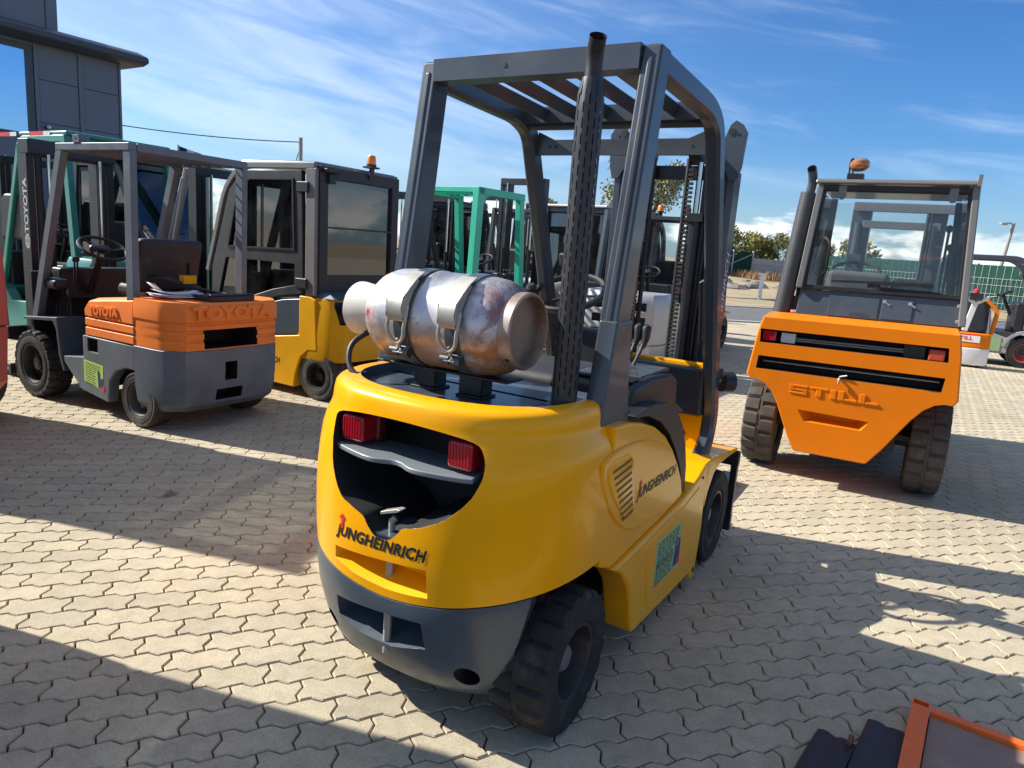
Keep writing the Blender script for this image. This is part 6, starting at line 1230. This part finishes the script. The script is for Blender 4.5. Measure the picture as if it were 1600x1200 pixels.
# ------------------------------------------------------------------ the grey building on the left
CLAD = material('grey blue facade panel', (0.155, 0.172, 0.20), 0.45, vary=0.05, vscale=0.8, spec=0.4)
CLADD = material('dark eave metal', (0.060, 0.064, 0.072), 0.4, vary=0.06)
def building():
    t = thing('building', 'grey blue clad office block with a big window under a flat projecting roof', 'building', (-8.10, 14.6, 0), 57.5)
    # local x along the facade away from the camera, corner at x = 0; y into the building (left)
    CORN, EAV = 0.0, 4.46
    L_ = 6.0
    m = MB(); m.box(-L_, -0.02, 0.06, 8, 0, EAV-0.02); b = obj('wall', m, CLAD, t)
    zs = [0.05, 0.80, 1.55, 2.30, 3.06, 3.80, EAV-0.03]
    pan = {}
    def panel(x0, x1, z0, z1, proud=0.0):
        m = MB(); g = 0.003; m.box(x0+g, x1-g, 0.0-proud, 0.06, z0+g, z1-g); obj('facade_panel', m, CLAD, t, bevel=0.006, seg=1)
    panel(-0.05, 0.0, 0.05, EAV-0.03, 0.02)
    for a, b_ in zip(zs, zs[1:]):
        panel(-0.71, -0.05, a, b_); panel(-1.48, -0.80, a, b_)
    panel(-0.80, -0.71, 0.05, EAV-0.03, 0.02)
    panel(-1.55, -1.48, 0.05, EAV-0.03, 0.02)
    for x0, x1 in ((-3.6, -1.55),): panel(x0, x1, 0.05, 1.0); panel(x0, x1, 1.0, 2.74); panel(x0, x1, 4.34, EAV-0.03)
    for x0, x1 in ((-4.7, -3.6), (-5.95, -4.7)):
        for a, b_ in zip(zs, zs[1:]): panel(x0, x1, a, b_)
    m = MB(); wn = [(-3.55, 2.79), (-1.61, 2.79), (-1.61, 4.30), (-3.55, 4.30)]
    m.sweep([(x, 0.02, z) for x, z in wn], (0, -1, 0), [(-0.05, -0.05), (0.02, -0.05), (0.02, 0.05), (-0.05, 0.05)], 0, True); wf = obj('window_frame', m, CLADD, t)
    m = MB(); m.add([(x, 0.04, z) for x, z in wn], [(0, 1, 2, 3)]); o = obj('window', m, WINGL, wf, smooth=0)
    m = MB(); ed = [(-L_, -0.42, EAV), (0.32, -0.42, EAV)]; m.loft([[(-L_, -0.42, EAV), (-L_, -0.30, EAV-0.07), (-L_, 8, EAV-0.07), (-L_, 8, EAV+0.18), (-L_, -0.25, EAV+0.18), (-L_, -0.40, EAV+0.10)], [(0.36, -0.42, EAV), (0.30, -0.30, EAV-0.07), (0.30, 8, EAV-0.07), (0.30, 8, EAV+0.18), (0.24, -0.25, EAV+0.18), (0.36, -0.40, EAV+0.10)]]); obj('roof_edge', m, CLADD, t, bevel=0.03, seg=3)
    m = MB(); m.box(-L_, -0.95, 0.35, 8, EAV+0.182, 5.9); up = obj('upper_storey', m, CLAD, t)
    for x in (-1.15, -1.9, -2.7, -3.5, -4.3): m = MB(); m.box(x-0.01, x+0.004, 0.335, 0.35, EAV+0.2, 5.9); obj('panel_joint', m, CLADD, up)
    m = MB(); m.tube([(-1.40, -0.02, 2.98), (-1.40, -0.10, 2.98)], 0.03, 10); m.lathe([(0, 0.03), (0.03, 0.035), (0.06, 0.02), (0.06, 0.001)], (-1.40, -0.10, 2.98), (0, -1, 0), 10, 1); obj('wall_lamp', m, [BLACK, WHITE], t)
WINGL = bpy.data.materials.new('reflecting window'); WINGL.use_nodes = True
_b = WINGL.node_tree.nodes['Principled BSDF']; _b.inputs['Base Color'].default_value = (0.42, 0.56, 0.70, 1); _b.inputs['Metallic'].default_value = 0.85; _b.inputs['Roughness'].default_value = 0.03; _b.inputs['Specular IOR Level'].default_value = 1.0; _b.inputs['IOR'].default_value = 2.2
building()

# ------------------------------------------------------------------ fences, poles, trees far behind
GFEN = material('dark green fence slat', (0.008, 0.050, 0.037), 0.75, vary=0.12, spec=0.2)
CONC = material('concrete fence slab', (0.42, 0.40, 0.36), 0.9, vary=0.08, vscale=1.5, dirt=(0.30, 0.27, 0.22), dirt_amt=0.4, dirt_scale=1.2)
ZINC = material('galvanised wire', (0.45, 0.47, 0.46), 0.5, metal=0.3, vary=0.1)
def green_fence():
    A = Vector((16.4, 42.5, 0.15)); B = Vector((26.5, 25.0, 0.1)); d = (B-A); L_ = d.length; a = math.degrees(math.atan2(d.y, d.x))
    t = thing('fence', 'dark green slatted fence with pale wire mesh behind the orange cab', 'fence', tuple(A), a)
    H = 2.05; n = int(L_/0.16); sm = MB(); sm.box(0.0, 0.15, -0.012, 0.012, 0.05, H); me = new_mesh('slat', sm, GFEN, 0)
    for k in range(n): o = obj('slat', me, None, t); o.location = (0.16*k, 0.0 if k % 2 else 0.025, 0)
    for k in range(int(L_/2.5)+1): m = MB(); m.box(2.5*k-0.03, 2.5*k+0.03, 0.05, 0.11, 0, H+0.05); obj('post', m, GFEN, t)
    mesh_h = MB()
    for z in (0.35, 0.75, 1.15, 1.45): mesh_h.box(0, L_, -0.055, -0.047, z-0.006, z+0.006)
    for k in range(int(L_/0.2)): mesh_h.box(0.2*k-0.004, 0.2*k+0.004, -0.05, -0.042, 0.1, 1.48)
    obj('wire_mesh', mesh_h, ZINC, t, smooth=0, stuff=True)
green_fence()
def net_fence():
    A = Vector((15.0, 56.5, 0.25)); B = Vector((18.6, 58.0, 0.25)); d = B-A; L_ = d.length
    t = thing('fence', 'short dark green mesh fence at the end of the concrete slab wall', 'fence', tuple(A), math.degrees(math.atan2(d.y, d.x)))
    for k in range(3): m = MB(); x = L_*k/2; m.box(x-0.05, x+0.05, -0.05, 0.05, 0, 2.15); obj('post', m, ZINC, t)
    n = 20; sm = MB(); sm.box(0, L_/n-0.006, -0.015, 0.015, 0.1, 2.05); me = new_mesh('panel', sm, GFEN, 0)
    for k in range(n): o = obj('panel', me, None, t); o.location = (L_*k/n, 0.0 if k % 2 else 0.03, 0)
    m = MB(); m.beam((0.1, -0.04, 0.3), (L_-0.1, -0.04, 1.9), 0.02, 0.05); m.beam((0.1, -0.04, 1.0), (L_*0.6, -0.04, 1.9), 0.02, 0.04); obj('brace', m, ZINC, t)
net_fence()
def slab_wall():
    A = Vector((18.7, 58.0, 0.3)); B = Vector((34.0, 60.5, 0.2)); d = B-A; L_ = d.length
    t = thing('wall', 'pale concrete slab wall across the dry ground under the tree line', 'wall', tuple(A), math.degrees(math.atan2(d.y, d.x)))
    k = 0; x = 0
    while x < L_:
        for r in range(3):
            m = MB(); m.box(x+0.06, x+1.94, -0.04, 0.04, 0.52*r+0.02, 0.52*r+0.52); obj('slab', m, CONC, t)
        m = MB(); m.box(x-0.07, x+0.07, -0.09, 0.09, 0, 1.62); obj('post', m, CONC, t); x += 2.0
slab_wall()
def pole(label, loc, h, r, lean=0.0, arms=0, mat=None, lamp=False, group=None):
    t = thing('utility_pole' if not lamp else 'street_lamp', label, 'pole', loc, 0, group)
    m = MB(); m.tube([(0, 0, 0), (lean*h, 0, h)], [r, r*0.7], 10); obj('shaft', m, mat or material('weathered pole', (0.30, 0.28, 0.25), 0.85), t)
    if arms: m = MB(); m.box(lean*h-0.7, lean*h+0.7, -0.04, 0.04, h-0.45, h-0.35); obj('crossarm', m, BARE, t)
    if lamp: m = MB(); m.tube(smoothpath([(lean*h, 0, h-0.1), (lean*h-0.2, 0, h), (lean*h-0.5, 0, h-0.05)], 0.15), 0.05, 8); m.box(lean*h-0.75, lean*h-0.4, -0.12, 0.12, h-0.14, h-0.02); obj('lamp_head', m, BARE, t, bevel=0.02)
    return t
pole('bare grey utility pole with a sagging cable, above the grey cab of the yellow forklift', (-10.9, 35.0, 0), 5.75, 0.13, 0.0)
pole('thin leaning street lamp behind the green fence at the right edge', (27.0, 41.0, 0), 4.75, 0.12, 0.10, lamp=True)
pole('thin pole behind the slab wall', (23.0, 66.0, 0), 3.6, 0.06, 0.0)
def cable():
    m = MB(); P0 = Vector((-10.85, 35, 5.55)); P1 = Vector((-24.0, 30.0, 6.0)); pts = []
    for k in range(25): u = k/24; p = P0.lerp(P1, u); p.z -= 0.75*4*u*(1-u)*0.55; pts.append(p)
    m.tube(pts, 0.022, 6); o = obj('cable', m, BLACK); tag(o, 'sagging black cable running left from the grey utility pole', 'cable')
    m = MB(); m.tube([P0, P0+Vector((-0.3, 0, -1.0)), P0+Vector((-0.28, 0.1, -3.4))], 0.02, 6); o = obj('cable', m, BLACK); tag(o, 'black cable hanging down beside the grey utility pole', 'cable')
cable()
def flags():
    t = thing('flag', 'small green white and red flag above the guard of the orange hooded forklift', 'flag', (-9.25, 20.0, 0), 20)
    m = MB(); m.tube([(-0.3, 0, 0), (-0.3, 0, 3.5)], 0.02, 6); obj('flag_pole', m, BARE, t)
    for k, mt in enumerate((GFEN, WHITE, PINK)):
        m = MB(); v = []
        for i in range(5):
            for j in range(2): v.append((-0.28+0.19*k+0.19*i/4, 0.04*sin(5*(0.19*k+0.19*i/4)), 3.17+0.30*j-0.05*k-0.05*i/4))
        m.add(v, [(2*i, 2*i+2, 2*i+3, 2*i+1) for i in range(4)]); o = obj('flag_stripe', m, mt, t); so = o.modifiers.new('thick', 'SOLIDIFY'); so.thickness = 0.006
flags()
BARK = material('bark', (0.11, 0.085, 0.06), 0.9, vary=0.25)
def leaf_mat(name, c1, c2):
    m = material(name, c1, 0.7, vary=0.2, island=0.45); nt = m.node_tree; b = nt.nodes['Principled BSDF']
    b.inputs['Subsurface Weight'].default_value = 0.0
    return m
LF1 = leaf_mat('olive leaves', (0.15, 0.17, 0.075), None); LF2 = leaf_mat('green leaves', (0.105, 0.15, 0.04), None); LF3 = leaf_mat('yellowing leaves', (0.26, 0.22, 0.05), None); LF4 = leaf_mat('silvery leaves', (0.24, 0.25, 0.16), None)
def tree(label, loc, h, r, mat, seed, n=2600, leaf=0.13, trunk=0.3, open_=0.0, mat2=None, group=None, cat='tree'):
    t = thing('tree', label, cat, loc, 0, group); rn = random.Random(seed); m = MB()
    th = h*trunk; m.tube([(0, 0, -0.2), (0.05*h*rn.uniform(-1, 1), 0, th), (0.06*h*rn.uniform(-1, 1), 0.05*h, h*0.8)], [0.035*h, 0.022*h, 0.006*h], 7)
    lobes = []
    for k in range(9):
        a = rn.uniform(0, 2*pi); q = rn.uniform(0.15, 0.75)*r; z = rn.uniform(th*0.95, h*0.93); s = r*rn.uniform(0.28, 0.52)*(1.1-0.5*(z-th)/(h-th)); lobes.append((Vector((q*cos(a), q*sin(a), z)), s))
        m.tube([(0, 0, th*rn.uniform(0.7, 1.3)), lobes[-1][0]*0.6+Vector((0, 0, th*0.4)), lobes[-1][0]], [0.014*h, 0.008*h, 0.003*h], 5)
    obj('trunk', m, BARK, t); cr = MB(); tot = sum(s**2 for _, s in lobes)
    for c, s in lobes:
        for k in range(int(n*s*s/tot)):
            d = Vector((rn.gauss(0, 1), rn.gauss(0, 1), rn.gauss(0, 1))).normalized()*s*(rn.random()**0.45)*(1+0.15*rn.gauss(0, 1)); p = c+d
            u = Vector((rn.gauss(0, 1), rn.gauss(0, 1), rn.gauss(0, 1))).normalized(); v = u.orthogonal().normalized(); w = u.cross(v); L_ = leaf*rn.uniform(0.6, 1.5)
            mi = 1 if (mat2 and rn.random() < 0.35) else 0
            cr.add([p-v*L_, p+w*L_*0.55+u*L_*0.15, p+v*L_, p-w*L_*0.55], [(0, 1, 2, 3)], mi)
    obj('crown', cr, [mat, mat2] if mat2 else mat, t, smooth=0); return t
tree('tall silvery tree behind the red cab forklift', (4.75, 30.0, 0), 6.3, 2.0, LF4, 11, 6500, 0.062, 0.35, mat2=LF3)
tree('small dark tree behind the mint green guard', (-4.2, 34.0, 0), 3.7, 1.5, LF2, 12, 1500, 0.16)
tree('yellow tree showing inside the mint green guard', (-2.7, 38.0, 0), 3.7, 1.3, LF3, 13, 1300, 0.16)
tree('round green tree behind the mast of the mint green forklift', (0.9, 36.0, 0), 4.1, 1.5, LF2, 14, 1300, 0.16, mat2=LF3)
_tx = ((18.6, 63.5, 4.5, 2.4, LF3, LF2), (21.0, 66.0, 4.3, 2.5, LF2, LF3), (23.0, 65.5, 4.1, 2.2, LF1, LF3), (25.2, 67.0, 3.8, 2.2, LF2, LF1), (27.6, 68.0, 3.5, 2.1, LF1, LF2), (16.2, 64.0, 4.2, 2.2, LF1, LF3))
_tl = ('yellow green tree nearest the mesh fence end of the slab wall', 'dense green tree, second from the mesh fence end of the slab wall', 'olive tree behind the middle of the slab wall', 'green tree behind the far half of the slab wall', 'low olive tree at the far end of the tree line', 'olive tree behind the short mesh fence')
for k, (x, y, h, r, a, b_) in enumerate(_tx): tree(_tl[k], (x, y, 0.2), h, r, a, 30+k, 4200, 0.115, 0.2, mat2=b_, group='trees behind the slab wall')
tree('yellow tree top behind the green fence at the right edge', (33.5, 46.0, 0), 4.6, 2.0, LF3, 50, 1500, 0.2)
tree('distant yellow green tree behind the orange cab forklift', (24.0, 50.0, 0), 3.4, 1.8, LF3, 51, 1200, 0.18, mat2=LF2)
def weeds():
    m = MB(); rn = random.Random(9); d = Vector((15.3, 2.5, 0)).normalized()
    for k in range(3500):
        u = rn.uniform(0, 15); p = Vector((17.0, 57.0, 0.28))+d*u+Vector((rn.gauss(0, 0.3), -abs(rn.gauss(0, 1.3)), 0)); h = rn.uniform(0.2, 0.75); a = rn.uniform(0, pi); w = Vector((cos(a), sin(a), 0))*0.05; l = Vector((rn.uniform(-0.2, 0.2), rn.uniform(-0.2, 0.2), h))
        m.add([p-w, p+w, p+l], [(0, 1, 2)])
    o = obj('weeds', m, material('dry reddish weeds', (0.26, 0.16, 0.075), 0.9, vary=0.2, island=0.35), None, smooth=0, stuff=True)
    m = MB()
    for k in range(26):
        x = rn.uniform(11, 22); y = rn.uniform(36, 50); s = rn.uniform(0.3, 0.9); m.loft([[(x+s*cos(2*pi*i/7)*rn.uniform(0.7, 1.2), y+s*0.7*sin(2*pi*i/7), 0.16) for i in range(7)], [(x+0.5*s*cos(2*pi*i/7), y+0.4*s*sin(2*pi*i/7), 0.22+0.18*s) for i in range(7)]])
    obj('rubble', m, material('rubble heap', (0.17, 0.15, 0.13), 0.95, vary=0.3, island=0.3), None, smooth=0, stuff=True)
weeds()
def marker_post():
    t = thing('marker_post', 'white post by the kerb left of the short mesh fence', 'post', (9.6, 28.4, 0), 0); m = MB(); m.box(-0.06, 0.06, -0.06, 0.06, 0, 1.05); m.box(-0.16, 0.16, -0.05, 0.05, 1.05, 1.13); obj('shaft', m, WHITE, t, bevel=0.01)
marker_post()
